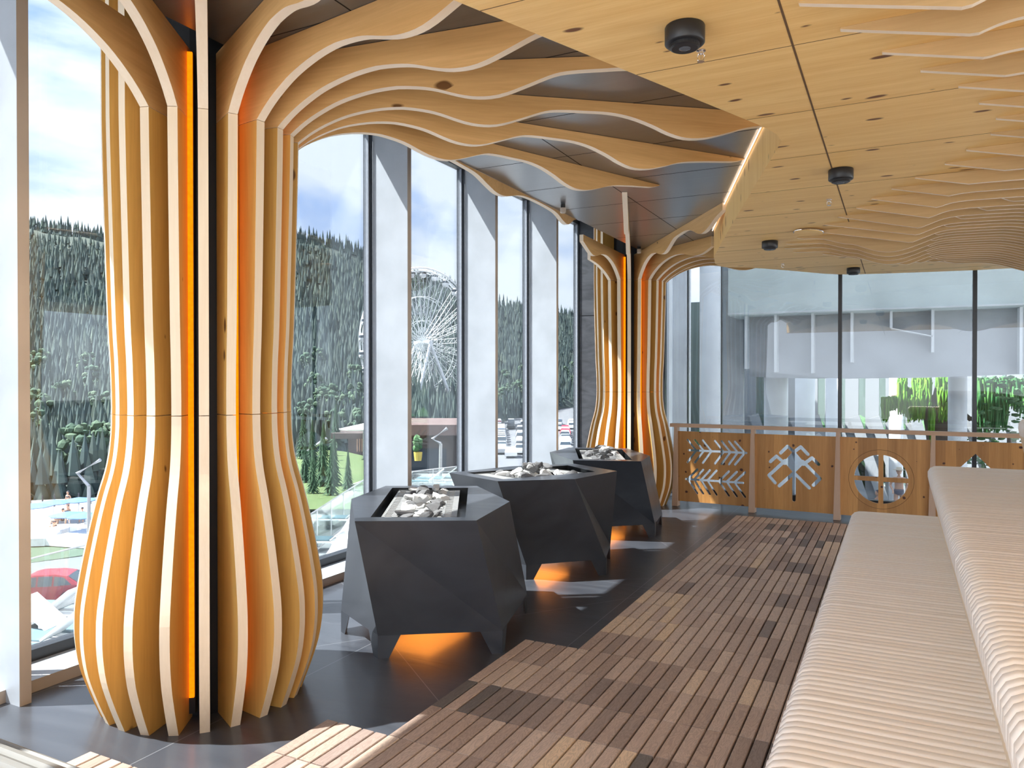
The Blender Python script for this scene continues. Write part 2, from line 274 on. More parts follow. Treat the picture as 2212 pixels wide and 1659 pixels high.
def carmat():
    m, t, b = mat('parked_car_paint'); k = ramp(t, [(0, (.62, .64, .66)), (.3, (.03, .035, .04)), (.5, (.32, .34, .37)), (.66, (.70, .71, .72)), (.85, (.08, .11, .18)), (.97, (.5, .03, .06))], 'CONSTANT')
    t.links.new(N(t, 'ShaderNodeObjectInfo').outputs['Random'], k.inputs[0]); t.links.new(k.outputs[0], b.inputs['Base Color']); b.inputs['Roughness'].default_value = .25; return m
M['carpaint'] = carmat()

# ------------------------------------------------------------------ builders
class MB:
    def __init__(s): s.v = []; s.f = []; s.m = []
    def add(s, vs, fs, mi=0):
        o = len(s.v); s.v += [tuple(v) for v in vs]
        for i, f in enumerate(fs): s.f.append(tuple(o+j for j in f)); s.m.append(mi[i] if isinstance(mi, list) else mi)
    def box(s, x0, x1, y0, y1, z0, z1, mi=0, M4=None):
        v = [Vector((x, y, z)) for z in (z0, z1) for y in (y0, y1) for x in (x0, x1)]
        if M4 is not None: v = [M4 @ p for p in v]
        s.add(v, [(0, 2, 3, 1), (4, 5, 7, 6), (0, 1, 5, 4), (1, 3, 7, 5), (3, 2, 6, 7), (2, 0, 4, 6)], mi)
    def prism(s, poly, h0, h1, axis='z', mi=0, ms=None, M4=None):
        n = len(poly)
        f = {'z': lambda a, b, h: (a, b, h), 'y': lambda a, b, h: (a, h, b), 'x': lambda a, b, h: (h, a, b)}[axis]
        v = [Vector(f(a, b, h0)) for a, b in poly]+[Vector(f(a, b, h1)) for a, b in poly]
        if M4 is not None: v = [M4 @ p for p in v]
        ms = mi if ms is None else ms
        fs = [tuple(range(n))[::-1], tuple(range(n, 2*n))]+[(i, (i+1) % n, n+(i+1) % n, n+i) for i in range(n)]
        s.add(v, fs, [mi, mi]+[ms]*n)
    def tube(s, pts, r, n=6, mi=0, cap=True):
        pts = [Vector(p) for p in pts]; rings = []
        rr = r if isinstance(r, (list, tuple)) else [r]*len(pts)
        for i, p in enumerate(pts):
            d = (pts[min(i+1, len(pts)-1)]-pts[max(i-1, 0)]).normalized()
            a = Vector((0, 0, 1)) if abs(d.z) < .9 else Vector((1, 0, 0))
            x = d.cross(a).normalized(); y = d.cross(x)
            rings.append([p+(x*math.cos(2*PI*k/n)+y*math.sin(2*PI*k/n))*rr[i] for k in range(n)])
        v = [q for g in rings for q in g]; f = []
        for i in range(len(pts)-1):
            for k in range(n): f.append((i*n+k, i*n+(k+1) % n, (i+1)*n+(k+1) % n, (i+1)*n+k))
        if cap: f += [tuple(range(n))[::-1], tuple((len(pts)-1)*n+k for k in range(n))]
        s.add(v, f, mi)
    def lathe(s, prof, c, n=24, mi=0, axis=None):
        v = []; f = []; c = Vector(c)
        for r, z in prof:
            for k in range(n): v.append(c+Vector((r*math.cos(2*PI*k/n), r*math.sin(2*PI*k/n), z)))
        for i in range(len(prof)-1):
            for k in range(n): f.append((i*n+k, i*n+(k+1) % n, (i+1)*n+(k+1) % n, (i+1)*n+k))
        f += [tuple(range(n))[::-1], tuple((len(prof)-1)*n+k for k in range(n))]
        s.add(v, f, mi)
    def ico(s, c, r, sub=1, rnd=None, sc=(1, 1, 1), mi=0, j=.0):
        b = bmesh.new(); bmesh.ops.create_icosphere(b, subdivisions=sub, radius=1); b.verts.ensure_lookup_table()
        v = []
        for q in b.verts:
            k = 1+(rnd.uniform(-j, j) if rnd else 0); v.append((c[0]+q.co.x*r*sc[0]*k, c[1]+q.co.y*r*sc[1]*k, c[2]+q.co.z*r*sc[2]*k))
        s.add(v, [tuple(x.index for x in f.verts) for f in b.faces], mi); b.free()
    def build(s, name, mats, parent=None, smooth=False, fix=True):
        me = bpy.data.meshes.new(name); me.from_pydata(s.v, [], s.f)
        for m in (mats if isinstance(mats, (list, tuple)) else [mats]): me.materials.append(m)
        for p, mi in zip(me.polygons, s.m): p.material_index = mi; p.use_smooth = smooth
        if fix:
            b = bmesh.new(); b.from_mesh(me); bmesh.ops.recalc_face_normals(b, faces=b.faces); b.to_mesh(me); b.free()
        o = bpy.data.objects.new(name, me); COL.objects.link(o)
        if parent: o.parent = parent
        return o
def tag(o, label=None, cat=None, group=None, kind=None):
    if label: o['label'] = label
    if cat: o['category'] = cat
    if group: o['group'] = group
    if kind: o['kind'] = kind
    return o
def thing(name, label, cat, loc=(0, 0, 0), rz=0, group=None, kind=None):
    o = bpy.data.objects.new(name, None); COL.objects.link(o); o.empty_display_size = .1; o.location = loc; o.rotation_euler = (0, 0, rz)
    return tag(o, label, cat, group, kind)
def kids(o): return [c for c in bpy.data.objects if c.parent == o]
def copy_tree(o, parent=None, loc=None, rz=None):
    c = o.copy(); COL.objects.link(c); c.parent = parent
    for ch in kids(o): copy_tree(ch, c)
    if loc is not None: c.location = loc
    if rz is not None: c.rotation_euler = (0, 0, rz)
    return c
ORD = 'first second third fourth fifth sixth seventh eighth ninth tenth eleventh twelfth thirteenth fourteenth fifteenth sixteenth seventeenth eighteenth nineteenth twentieth twenty-first twenty-second twenty-third twenty-fourth twenty-fifth twenty-sixth twenty-seventh twenty-eighth twenty-ninth thirtieth'.split()
def struct(o): o['kind'] = 'structure'; return o
def cr_spline(P, step):
    """Catmull-Rom through points (monotone in first coordinate) -> dense list"""
    out = []
    for i in range(len(P)-1):
        p0 = P[max(i-1, 0)]; p1 = P[i]; p2 = P[i+1]; p3 = P[min(i+2, len(P)-1)]
        n = max(1, int(round(math.hypot(p2[0]-p1[0], p2[1]-p1[1])/step)))
        for k in range(n):
            t = k/n; out.append(tuple(.5*((2*p1[j])+(-p0[j]+p2[j])*t+(2*p0[j]-5*p1[j]+4*p2[j]-p3[j])*t*t+(-p0[j]+3*p1[j]-3*p2[j]+p3[j])*t**3) for j in (0, 1)))
    out.append(P[-1]); return out

ZP, ZD, ZT = 2.50, 2.75, 3.42      # pine ceiling, black ceiling, tall strip along the glass
XW, XG, XE, YF = -3.33, -3.70, -2.44, 9.10
# ------------------------------------------------------------------ floor
b = MB(); b.box(-3.75, 5, -1.5, 9.3, -.12, 0); struct(b.build('floor', M['floor']))
# ------------------------------------------------------------------ pine ceiling with the recess round the columns
near = [(-2.44, -1.34), (-1.157, 1.90), (-.571, 3.367)]
near0 = (-2.44, -1.30)
arc = [(-.520, 3.50), (-.494, 3.60), (-.490, 3.70)]
farl = [(-.487, 3.712), (-.781, 4.65), (-1.208, 6.02), (-1.497, 6.974), (-1.575, 7.40), (-1.560, 7.62)]
back = [(-1.45, 7.74), (-1.32, 7.81), (-1.02, 8.18), (-.70, 8.62), (-.558, 8.76), (-.42, 8.83), (.04, 8.93), (.70, 9.04), (2.0, 9.05), (5.0, 9.05)]
edge = [near0, near[1], near[2]]+arc+farl+back
poly = [(5.0, -1.4), (-2.44, -1.4)]+edge
b = MB(); b.prism(poly, ZP, ZD+.04, 'z', 0, 1)
# shallow panel joints cut as dark lines are narrow grooves: thin recessed strips
pc = struct(b.build('ceiling', [M['pine'], M['pine_v']]))
b = MB()
def inside_pine(x, y):
    c = False; n = len(poly)
    for i in range(n):
        (x1, y1), (x2, y2) = poly[i], poly[(i+1) % n]
        if (y1 > y) != (y2 > y) and x < (x2-x1)*(y-y1)/(y2-y1)+x1: c = not c
    return c
M['joint'] = plain('panel_joint_shadow_gap', (.13, .07, .03), .9)
for k in range(-6, 10):
    y = 2.665+.675*k; x = -2.4
    while x < 5 and not inside_pine(x, y): x += .005
    if x < 4.9: b.box(x, 4.9, y-.0014, y+.0014, ZP-.0008, ZP+.002)
for xx in (-.315, 1.3, 2.9): b.box(xx-.0035, xx+.0035, -3.3, 8.8, ZP-.001, ZP+.002)
struct(b.build('trim_1', M['joint']))
# black ceiling
b = MB(); b.prism([(XE, -1.4), (XE, 8.45), (-1.2, 8.45), (-1.2, 7.9), (-1.50, 7.7), (-1.53, 7.4), (-1.45, 6.974), (-.73, 4.65), (-.43, 3.7), (-.45, 3.55), (-.53, 3.33), (-1.10, 1.88), (-2.36, -1.30), (-2.36, -1.4)], ZD, ZD+.05)
bc = struct(b.build('ceiling_black', M['ceil_black'])); bc.name = 'ceiling.001'
b = MB(); M['joint_b'] = plain('black_joint', (.004, .004, .005), .9)
for k in range(0, 12):
    y = .9+.675*k
    xs = [x/200 for x in range(-487, -100) if not inside_pine(x/200, y)]
    if xs and y < 8.4: b.box(XE+.005, max(xs), y-.002, y+.002, ZD-.0008, ZD+.002)
b.box(-1.80, -1.795, 3.0, 8.3, ZD-.0009, ZD+.002)
b.box(-1.80, -1.795, .4, 3.0, ZD-.0009, ZD+.002)
struct(b.build('trim_2', M['joint_b']))
# tall strip: riser and soffit, roof over everything
b = MB(); b.box(XE, XE+.05, -1.4, 8.45, ZD+.05, ZT); b.box(XE, 5, 8.45, 8.50, ZD+.055, ZT); struct(b.build('trim_3', M['tar']))
b = MB(); b.box(-3.78, 5, -1.4, 9.3, ZT, ZT+.2); b.box(-3.78, -3.70, -1.4, 9.3, ZT-.02, ZT+.2); struct(b.build('ceiling_high', M['white'])).name = 'ceiling.002'
# ------------------------------------------------------------------ LED line on top of the fascia
def offset_line(P, d):
    out = []
    for i, p in enumerate(P):
        a = P[max(i-1, 0)]; c = P[min(i+1, len(P)-1)]; tx, ty = c[0]-a[0], c[1]-a[1]; l = math.hypot(tx, ty)
        out.append((p[0]-ty/l*d, p[1]+tx/l*d))
    return out
ll = offset_line([near0]+near[1:]+arc+farl[:4], .012)
b = MB(); b.tube([(x, y, ZD-.012) for x, y in ll], .0042, 5)
tag(b.build('led_strip', M['led_warm']), 'glowing warm white light line along the top of the pine fascia round the black ceiling', 'light strip')

# ------------------------------------------------------------------ window wall, piers, sill
PY = [-.90, .51, 1.92, 3.33, 4.79, 6.20, 7.61]
n_tr = 4
for y in PY:
    b = MB(); b.box(-3.655, XW, y, y+.05, 0, ZT)
    ob = b.build('trim_%d' % n_tr, [M['white'], M['pier_edge']]); n_tr += 1
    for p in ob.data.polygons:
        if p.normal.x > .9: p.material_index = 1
    struct(ob)
ys = [-1.4]+PY+[YF]
for i in range(len(ys)-1):
    y0, y1 = ys[i]+(.05 if i else 0), ys[i+1]
    w = thing('window_%d' % (i+1), None, None); struct(w)
    b = MB()
    b.box(-3.735, -3.66, y0, y1, 0, .11); b.box(-3.735, -3.66, y0, y1, ZT-.05, ZT)
    b.box(-3.735, -3.66, y1-.018, y1, .11, ZT-.05); b.box(-3.735, -3.66, y0, y0+.02, .11, ZT-.05)
    b.box(-3.70, -3.675, y1-.032, y1-.018, .11, ZT-.05, 1)
    b.build('window_frame', [M['frame'], M['frame_g']], w)
    b = MB(); b.box(XG-.006, XG+.004, y0+.01, y1-.02, .10, ZT-.04); b.build('pane', M['glass'], w)
b = MB(); b.box(-3.66, -3.43, -1.4, 9.0, 0, .055); sl_ = struct(b.build('trim_%d' % n_tr, [M['white'], M['pier_edge']])); n_tr += 1
for p in sl_.data.polygons:
    if p.normal.x > .9: p.material_index = 1
# ------------------------------------------------------------------ far wall
b = MB(); b.box(-3.70, -2.56, YF, YF+.15, 0, 2.195); b.box(-3.70, -2.56, YF, YF+.15, 2.205, ZT); b.box(-3.70, -2.56, YF+.02, YF+.15, 2.19, 2.21)
struct(b.build('wall_far', M['wall_slate']))
MX = [-2.54, -2.264, -1.863, -.5725, .702, 1.98, 3.25, 4.52]
for i in range(len(MX)-1):
    w = thing('window_%d' % (20+i), None, None); struct(w); x0, x1 = MX[i], MX[i+1]
    t_ = .006 if i < 2 else .024
    b = MB(); b.box(x1-t_, x1+t_*.6, YF, YF+.07, .08, ZT, 0); b.box(x0, x1, YF, YF+.09, 0, .075, 0)
    if i == 0: b.box(x0-.02, x0, YF, YF+.07, .08, ZT)
    b.build('window_frame', M['frame'], w)
    b = MB(); b.box(x0, x1, YF+.03, YF+.04, .07, ZT); b.build('pane', M['glass'], w)

# ------------------------------------------------------------------ tree columns
BODY = [(0, .413), (.10, .452), (.22, .490), (.33, .506), (.42, .508), (.50, .503), (.64, .480), (.80, .448), (.92, .420), (1.02, .392), (1.12, .376), (1.25, .369), (1.45, .373), (1.63, .382), (2.02, .393), (2.30, .400), (2.46, .403)]
ARM = [(.403, 2.462), (.45, 2.503), (.52, 2.55), (.62, 2.60), (.74, 2.636), (.84, 2.652), (.91, 2.654), (1.02, 2.643), (1.13, 2.614), (1.2, 2.600), (1.28, 2.598), (1.35, 2.611), (1.44, 2.642), (1.55, 2.681), (1.63, 2.692), (1.74, 2.695), (1.87, 2.696), (1.98, 2.682), (2.09, 2.650), (2.18, 2.615), (2.27, 2.596), (2.37, 2.603), (2.48, 2.631), (2.6, 2.668), (2.77, 2.695), (3.01, 2.724), (3.08, 2.746)]
FIN_T = .019; RIN = .245
def prof_z(z):
    for (a, r0), (c, r1) in zip(BODY, BODY[1:]):
        if z <= c: return r0+(r1-r0)*(z-a)/(c-a)
    return BODY[-1][1]
prof = cr_spline([(r, z) for z, r in BODY], .035)
low = [p for p in prof if p[1] < 1.245]+[(.3695, 1.2485)]
upp = [(.3695, 1.2515)]+[p for p in prof if p[1] > 1.26]
def fin_mesh(top=2.46):
    b = MB(); b.prism([(RIN, 0.002)]+low+[(RIN, 1.2485)], -FIN_T, FIN_T, 'y', 0, 1)
    u = [p for p in upp]
    if top > 2.5: u = u+[(.404, top)]
    b.prism([(RIN, 1.2515)]+u+[(RIN, u[-1][1])], -FIN_T, FIN_T, 'y', 0, 1)
    return b
def arm_mesh(rmax, base=2.4625):
    lp = cr_spline(ARM, .03); pts = [p for p in lp if p[0] < rmax]
    if rmax < 3.05:
        nx = next(p for p in lp if p[0] >= rmax); pts.append((rmax, nx[1]))
    b = MB(); b.prism([(RIN, base)]+[(p[0], max(p[1], base)) for p in pts]+[(pts[-1][0]+.001, ZD-.0015), (RIN, ZD-.0015)], -FIN_T, FIN_T, 'y', 0, 1)
    return b
recess = edge[:-4]
def reach(c, a):
    """distance from column centre to the fascia along azimuth a"""
    dx, dy = math.cos(a), math.sin(a); best = 3.09
    P = edge
    for (x1, y1), (x2, y2) in zip(P, P[1:]):
        ex, ey = x2-x1, y2-y1; den = dx*ey-dy*ex
        if abs(den) < 1e-9: continue
        t = ((x1-c[0])*ey-(y1-c[1])*ex)/den; s_ = ((x1-c[0])*dy-(y1-c[1])*dx)/den
        if t > .2 and 0 <= s_ <= 1: best = min(best, t-.03)
    return best
def make_column(c, azs, armed, label, leds, core_label):
    t = thing('tree_column', label, 'column', (c[0], c[1], 0), 0, 'fin clad columns by the window wall')
    b = MB(); b.lathe([(.24, .001), (.24, ZT-.002)], (0, 0, 0), 20); b.build('core', M['black'], t)
    for i, a in enumerate(azs):
        A = R(a); has = i in armed
        f = fin_mesh(2.46 if has else ZT-.01).build('fin', [M['fin'], M['ply']], t); f.rotation_euler = (0, 0, A)
        if has:
            r = reach(c, A)
            # stop where the black ceiling ends on the glass side
            if c[1] > 5 and math.cos(A) < .12: r = 1.56 if math.cos(A) > -.1 else .78
            g = arm_mesh(max(.5, r)).build('arm', [M['arm'], M['ply_x']], t); g.rotation_euler = (0, 0, A)
    for a in leds:
        b = MB(); b.box(.288, .300, -.0095, .0095, .10, ZD-.03); b.box(.241, .288, -.012, .012, .03, ZD-.03, 1)
        l = b.build('led_strip', [M['led_amber'], M['black']], t); l.rotation_euler = (0, 0, R(a))
    return t
AZ1 = [-133.5, -119, -104.5, -89.5, -73.5, -57.5, -41.5, -25.5, -8.5, 7.3, 21.5, 38, 52.3, 66.3, 81, 97, 113, 129, 145, 161, 177, 193, 209]
c1 = (-2.746, 2.386)
col1 = make_column(c1, AZ1, {4, 5, 6, 7, 8, 9, 10, 11, 12, 13}, 'large near column of vertical wooden fins swelling at the base, its arms fanning over the black ceiling', [-51.3, -17, 14.4, 45], '')
c2 = (-2.70, 8.22)
AZ2 = [a-31 for a in AZ1]
col2 = make_column(c2, AZ2, {4, 5, 6, 7, 8, 9, 10, 11, 12}, 'distant fin column beyond the third stove, beside the carved railing', [-82.3, -48, -16.6, 14], '')
# the wavy board that hangs along the edge of the black ceiling
def edge_board(name, pts, x, label):
    pts = cr_spline(pts, .04)
    b = MB(); b.prism(pts+[(pts[-1][0], ZD-.001), (pts[0][0], ZD-.001)], x-.02, x+.018, 'x', 0, 1)
    return tag(b.build(name, [M['arm'], M['ply_x']]), label, 'ceiling board')
edge_board('wavy_ceiling_board', [(3.85, 2.742), (4.0, 2.742), (4.12, 2.738), (4.295, 2.728), (4.45, 2.69), (4.58, 2.663), (4.72, 2.672), (4.93, 2.722), (5.13, 2.738), (5.42, 2.736), (5.60, 2.722), (5.72, 2.685), (5.83, 2.675), (5.95, 2.735), (5.99, 2.744)], XE-.02, 'wavy edged wooden board hanging along the glass side edge of the black ceiling')

# ------------------------------------------------------------------ ceiling baffles (transverse boards)
WAVE = [(-1.1, 2.497), (-.86, 2.492), (-.71, 2.486), (-.54, 2.474), (-.38, 2.426), (-.30, 2.411), (-.24, 2.385), (-.15, 2.352), (-.07, 2.338), (.01, 2.344), (.09, 2.365), (.17, 2.394), (.26, 2.424), (.35, 2.432), (.45, 2.431), (.6, 2.427), (.68, 2.42), (.77, 2.40), (.86, 2.37), (.97, 2.33), (1.1, 2.295), (1.25, 2.28), (1.4, 2.295), (1.6, 2.35), (1.8, 2.40), (2.1, 2.43), (2.6, 2.42)]
WV = cr_spline(WAVE, .02)
def wave(x):
    for (a, z0), (c, z1) in zip(WV, WV[1:]):
        if a <= x <= c: return z0+(z1-z0)*(x-a)/(c-a)
    return 2.42
def baffle(y, xl, slope, label, grp):
    n = 110; x1 = 2.4; pts = []
    xs = [xl+(x1-xl)*k/n for k in range(n+1)]
    kx = None
    for x in xs:
        zl = ZP-.006-slope*(x-xl)
        if kx is None and zl <= wave(x): kx = x
        z = wave(x) if kx is not None else zl
        pts.append((x, max(min(z, ZP-.004), 2.26)))
    b = MB(); b.prism(pts+[(x1, ZP-.0005), (xl, ZP-.0005)], y-.011, y+.011, 'y', 0, 1)
    return tag(b.build('ceiling_baffle', [M['baffle'], M['ply_x']]), label, 'ceiling baffle', grp)
TIP = [(2.372, -.264), (2.605, -.167), (2.853, -.053), (3.082, .066), (3.313, .197), (3.55, .282), (3.792, .363), (4.022, .365), (4.25, .287), (4.474, .207), (4.708, .076), (4.92, -.04), (5.14, -.153), (5.372, -.247), (5.606, -.371), (5.85, -.475), (6.085, -.56), (6.31, -.711), (6.542, -.82), (6.76, -.862), (6.99, -.82), (7.22, -.60), (7.45, -.30), (7.68, -.05), (7.90, .15)]
TIP = [(1.67, -.55), (1.90, -.46), (2.137, -.36)]+TIP
LG = 'long wavy boards hanging across the pine ceiling'
for i, (y, x) in enumerate(TIP): baffle(y, x, .245 if y < 5.7 else .21, 'long wavy board across the pine ceiling, %s of the wide spaced ones from the viewer' % ORD[i], LG)
for i, (y, x) in enumerate([(5.26, .45), (5.49, .35), (5.72, .24), (5.96, .17), (6.20, .10), (6.43, .07), (6.65, .04), (6.88, .03), (7.10, .06), (7.34, .10), (7.57, .18), (7.79, .26)]):
    baffle(y, x, .5, 'short wavy board squeezed between two long ones, %s of the short ones from the viewer' % ORD[i], 'short wavy boards between the long ceiling boards')

# ------------------------------------------------------------------ ceiling lamps, sprinklers, hatch
def downlight(loc, label):
    t = thing('ceiling_spotlight', label, 'ceiling light', loc, 0, 'black cylinder lamps under the pine ceiling')
    b = MB(); b.lathe([(.060, 0), (.062, -.004), (.062, -.052), (.058, -.056), (.046, -.056)], (0, 0, 0), 32); b.build('housing', M['blackmetal'], t, True)
    b = MB(); b.lathe([(.046, -.056), (.046, -.066), (.040, -.069), (.018, -.069)], (0, 0, 0), 28); b.build('bezel', M['blackmetal'], t)
    b = MB(); b.lathe([(.018, -.0655), (.018, -.0695), (.012, -.071)], (0, 0, 0), 20); b.build('lens', M['lens'], t)
    return t
downlight((-.600, 2.37, ZP), 'black cylinder ceiling lamp nearest the viewer, above the first sprinkler')
downlight((-.275, 4.36, ZP), 'black cylinder ceiling lamp sitting on the long panel joint, second from the viewer')
downlight((-.925, 6.38, ZP), 'black cylinder ceiling lamp left of the round wooden ceiling hatch')
downlight((-.405, 8.30, ZP), 'farthest black cylinder ceiling lamp, just before the end glass wall')
def sprinkler(loc, label, m):
    t = thing('sprinkler_head', label, 'sprinkler', loc, 0, 'sprinkler heads on the ceiling')
    b = MB(); b.lathe([(.016, 0), (.016, -.004), (.008, -.006), (.008, -.014)], (0, 0, 0), 16); b.build('rosette', m, t)
    b = MB()
    for s in (-1, 1): b.tube([(s*.007, 0, -.012), (s*.012, 0, -.02), (s*.010, 0, -.032), (0, 0, -.038)], .0022, 5)
    b.tube([(0, 0, -.012), (0, 0, -.036)], .002, 6); b.build('bulb_frame', m, t)
    b = MB(); b.lathe([(.004, -.036), (.012, -.038), (.012, -.040)], (0, 0, 0), 14); b.build('deflector', m, t)
sprinkler((-.594, 2.562, ZP), 'chrome sprinkler head right below the nearest black lamp', M['chrome'])
sprinkler((-.384, 5.045, ZP), 'chrome sprinkler head left of the second part of the ceiling joint', M['chrome'])
sprinkler((-.992, 7.668, ZP), 'small chrome sprinkler head near the end of the pine ceiling', M['chrome'])
def detector(loc, label):
    t = thing('ceiling_detector', label, 'detector', loc, 0, 'small detectors under the black ceiling')
    b = MB(); b.lathe([(.018, 0), (.018, -.022), (.015, -.024)], (0, 0, 0), 16); b.build('base', M['blackmetal'], t)
    b = MB(); b.lathe([(.015, -.024), (.022, -.026), (.022, -.062), (.018, -.066)], (0, 0, 0), 16); b.build('cage', M['plastic'], t)
detector((-2.33, 5.45, ZD), 'small beige detector on the black ceiling above the window piers')
detector((-2.38, 7.55, ZD), 'small beige detector on the black ceiling beside the distant fin column')
t = thing('ceiling_hatch', 'round wooden hatch disc with a metal rim tilted open in the pine ceiling', 'hatch', (-.60, 6.03, ZP-.012))
b = MB(); b.lathe([(.100, -.012), (.100, .0)], (0, 0, 0), 36); o = b.build('disc', M['pine'], t)
b = MB(); b.tube([(.104*math.cos(k*PI/18), .104*math.sin(k*PI/18), -.004) for k in range(37)], .004, 6); b.build('rim', M['chrome'], t)
t.rotation_euler = (R(-3), R(4), 0)

# ------------------------------------------------------------------ deck tiles
DX0, DY0, TS = -1.444, 2.375, .30
def deck_tile():
    b = MB()
    b.box(.004, .296, .004, .296, .001, .012, 1)
    for k in range(5):
        x0, x1, y0, y1, z0, z1 = .06*k+.0035, .06*k+.0565, .003, .297, .012, .030; e = .0025
        ps = [(x0, z0), (x1, z0), (x1, z1-e), (x1-e, z1), (x0+e, z1), (x0, z1-e)]
        b.prism(ps, y0, y1, 'y', 0)
    return b.build('deck_tile', [M['deck'], M['deck_dark']])
proto = None
def place_tile(i, j, label, grp):
    global proto
    if proto is None: proto = deck_tile(); o = proto
    else: o = proto.copy(); COL.objects.link(o)
    o.location = (DX0+TS*i, DY0+TS*j, 0); tag(o, label, 'deck tile', grp)
for j in range(0, 18):
    i0 = -1 if j < 4 else 0
    for i in range(i0, 5):
        cc = ORD[i] if i >= 0 else 'outermost'
        place_tile(i, j, 'slatted deck tile, %s walkway column from the slate floor, %s row from the railing' % (cc, ORD[17-j]), 'tiles of the wooden walkway')
for j in (-1, -2):
    for i in range(-2, 5): place_tile(i, j, 'slatted deck tile, %s row from the railing, %s from the left end' % (ORD[17-j], ORD[i+2]), 'tiles of the wooden walkway')
for j in (-3, -4, -5):
    for i in range(-4, 5): place_tile(i, j, 'slatted deck tile, %s row from the railing, %s from the far left end' % (ORD[17-j], ORD[i+4]), 'tiles of the wooden walkway')

# ------------------------------------------------------------------ benches
def rib_bench(name, P, wts, y0, y1, pitch_, amp, label, mats, face_w=.2, group='tiers of the ribbed wooden bench'):
    """P: profile (x,z); wts: rib strength at each point"""
    dense = []; 
    for i in range(len(P)-1):
        n = max(1, int(math.hypot(P[i+1][0]-P[i][0], P[i+1][1]-P[i][1])/.03)) if wts[i] > .5 and abs(P[i+1][0]-P[i][0]) < .1 else 2
        if abs(P[i+1][0]-P[i][0]) > .2: n = 3
        for k in range(n):
            t = k/n; dense.append((P[i][0]+(P[i+1][0]-P[i][0])*t, P[i][1]+(P[i+1][1]-P[i][1])*t, wts[i]+(wts[i+1]-wts[i])*t))
    dense.append((*P[-1], wts[-1]))
    nm = []
    for i in range(len(dense)):
        a = dense[max(i-1, 0)]; c = dense[min(i+1, len(dense)-1)]; tx, tz = c[0]-a[0], c[1]-a[1]; l = math.hypot(tx, tz) or 1
        nm.append((-tz/l, tx/l))
    ph = [0, .06, .14, .3, .5, .7, .86, .94]
    hs = [0, .68, .88, .98, 1, .98, .88, .68]
    nr = int((y1-y0)/pitch_); v = []; f = []; mi = []
    rows = []
    for r in range(nr):
        for p_, h_ in zip(ph, hs): rows.append((y0+(r+p_)*pitch_, h_))
    rows.append((y0+nr*pitch_, 0))
    rnd = random.Random(5); jit = [rnd.uniform(-.0012, .0012) for _ in range(nr+1)]
    m = len(dense)
    for q, (y, h_) in enumerate(rows):
        for (x, z, w), (nx, nz_) in zip(dense, nm):
            dd = -(1-h_)*amp*w+jit[q//8]*w*h_
            v.append((x+nx*dd, y, z+nz_*dd))
    for q in range(len(rows)-1):
        for i in range(m-1):
            f.append((q*m+i, q*m+i+1, (q+1)*m+i+1, (q+1)*m+i)); mi.append(0 if dense[i][2] > face_w or dense[i+1][2] > face_w else 1)
    # end caps
    b = MB(); b.v = v; b.f = f; b.m = mi
    zb = min(p[1] for p in P)
    for q in (0, len(rows)-1):
        base = len(b.v); x_end = P[-1][0]
        b.v.append((x_end, rows[q][0], zb)); b.f.append(tuple(q*m+i for i in range(m))+(base,)); b.m.append(1)
    o = b.build(name, mats, None, True)
    for p in o.data.polygons[-2:]: p.use_smooth = False
    return tag(o, label, 'bench', group)
YE = 6.30
rib_bench('tiered_bench', [(-.17, .0), (-.22, .12), (-.272, .22), (-.305, .29), (-.318, .335), (-.312, .368), (-.292, .391), (-.262, .401), (-.22, .403), (.26, .403)],
          [0, 0, .15, .6, .95, 1, 1, 1, 1, 1], -1.0, YE, .0425, .019, 'lowest tier of the pale ribbed bench beside the deck tiles', [M['bench'], M['bench_face']])
rib_bench('tiered_bench', [(.262, .36), (.250, .44), (.226, .54), (.202, .63), (.190, .69), (.190, .725), (.205, .752), (.232, .766), (.27, .769), (.80, .769)],
          [0, 0, 0, .15, .7, .95, 1, 1, 1, 1], -1.0, YE, .0425, .019, 'middle tier of the pale ribbed bench, rising behind the lowest seat', [M['bench'], M['bench_face']])
rib_bench('tiered_bench', [(.80, .74), (.79, .82), (.77, .92), (.752, 1.0), (.742, 1.05), (.744, 1.085), (.762, 1.112), (.79, 1.122), (.83, 1.125), (1.7, 1.125)],
          [0, 0, 0, .15, .7, .95, 1, 1, 1, 1], -1.0, YE+.05, .0425, .019, 'top tier of the pale ribbed bench, only its rounded end showing at the right edge', [M['bench'], M['bench_face']])
M['grey_slat'] = wood('weathered_grey_slat', (.24, .235, .22), (.18, .175, .16), 'X', rough=.5, grain=.7)
M['red_gap'] = plain('dark_red_gap', (.12, .03, .02), .8)
t = thing('slatted_lounger', 'grey slatted wooden lounger end with dark red gaps in the bottom left corner', 'lounger', (-2.47, .80, .0))
b = MB()
pr = []
for k in range(13):
    a = PI*.5-k*PI*.5/12; pr.append((.33+.19*math.cos(a), .25+.15*math.sin(a)))
flat = [(-.5, .40), (-.3, .415), (-.1, .418), (.1, .412)]
path = cr_spline(flat+[(.25, .405)]+[(x, z) for x, z in pr[2:]]+[(.52, .10)], .01)
acc = 0; segs = []; cur = [path[0]]
for p, q in zip(path, path[1:]):
    acc += math.hypot(q[0]-p[0], q[1]-p[1]); cur.append(q)
    if acc > .052: segs.append((cur[0], cur[-1])); cur = [q]; acc = 0
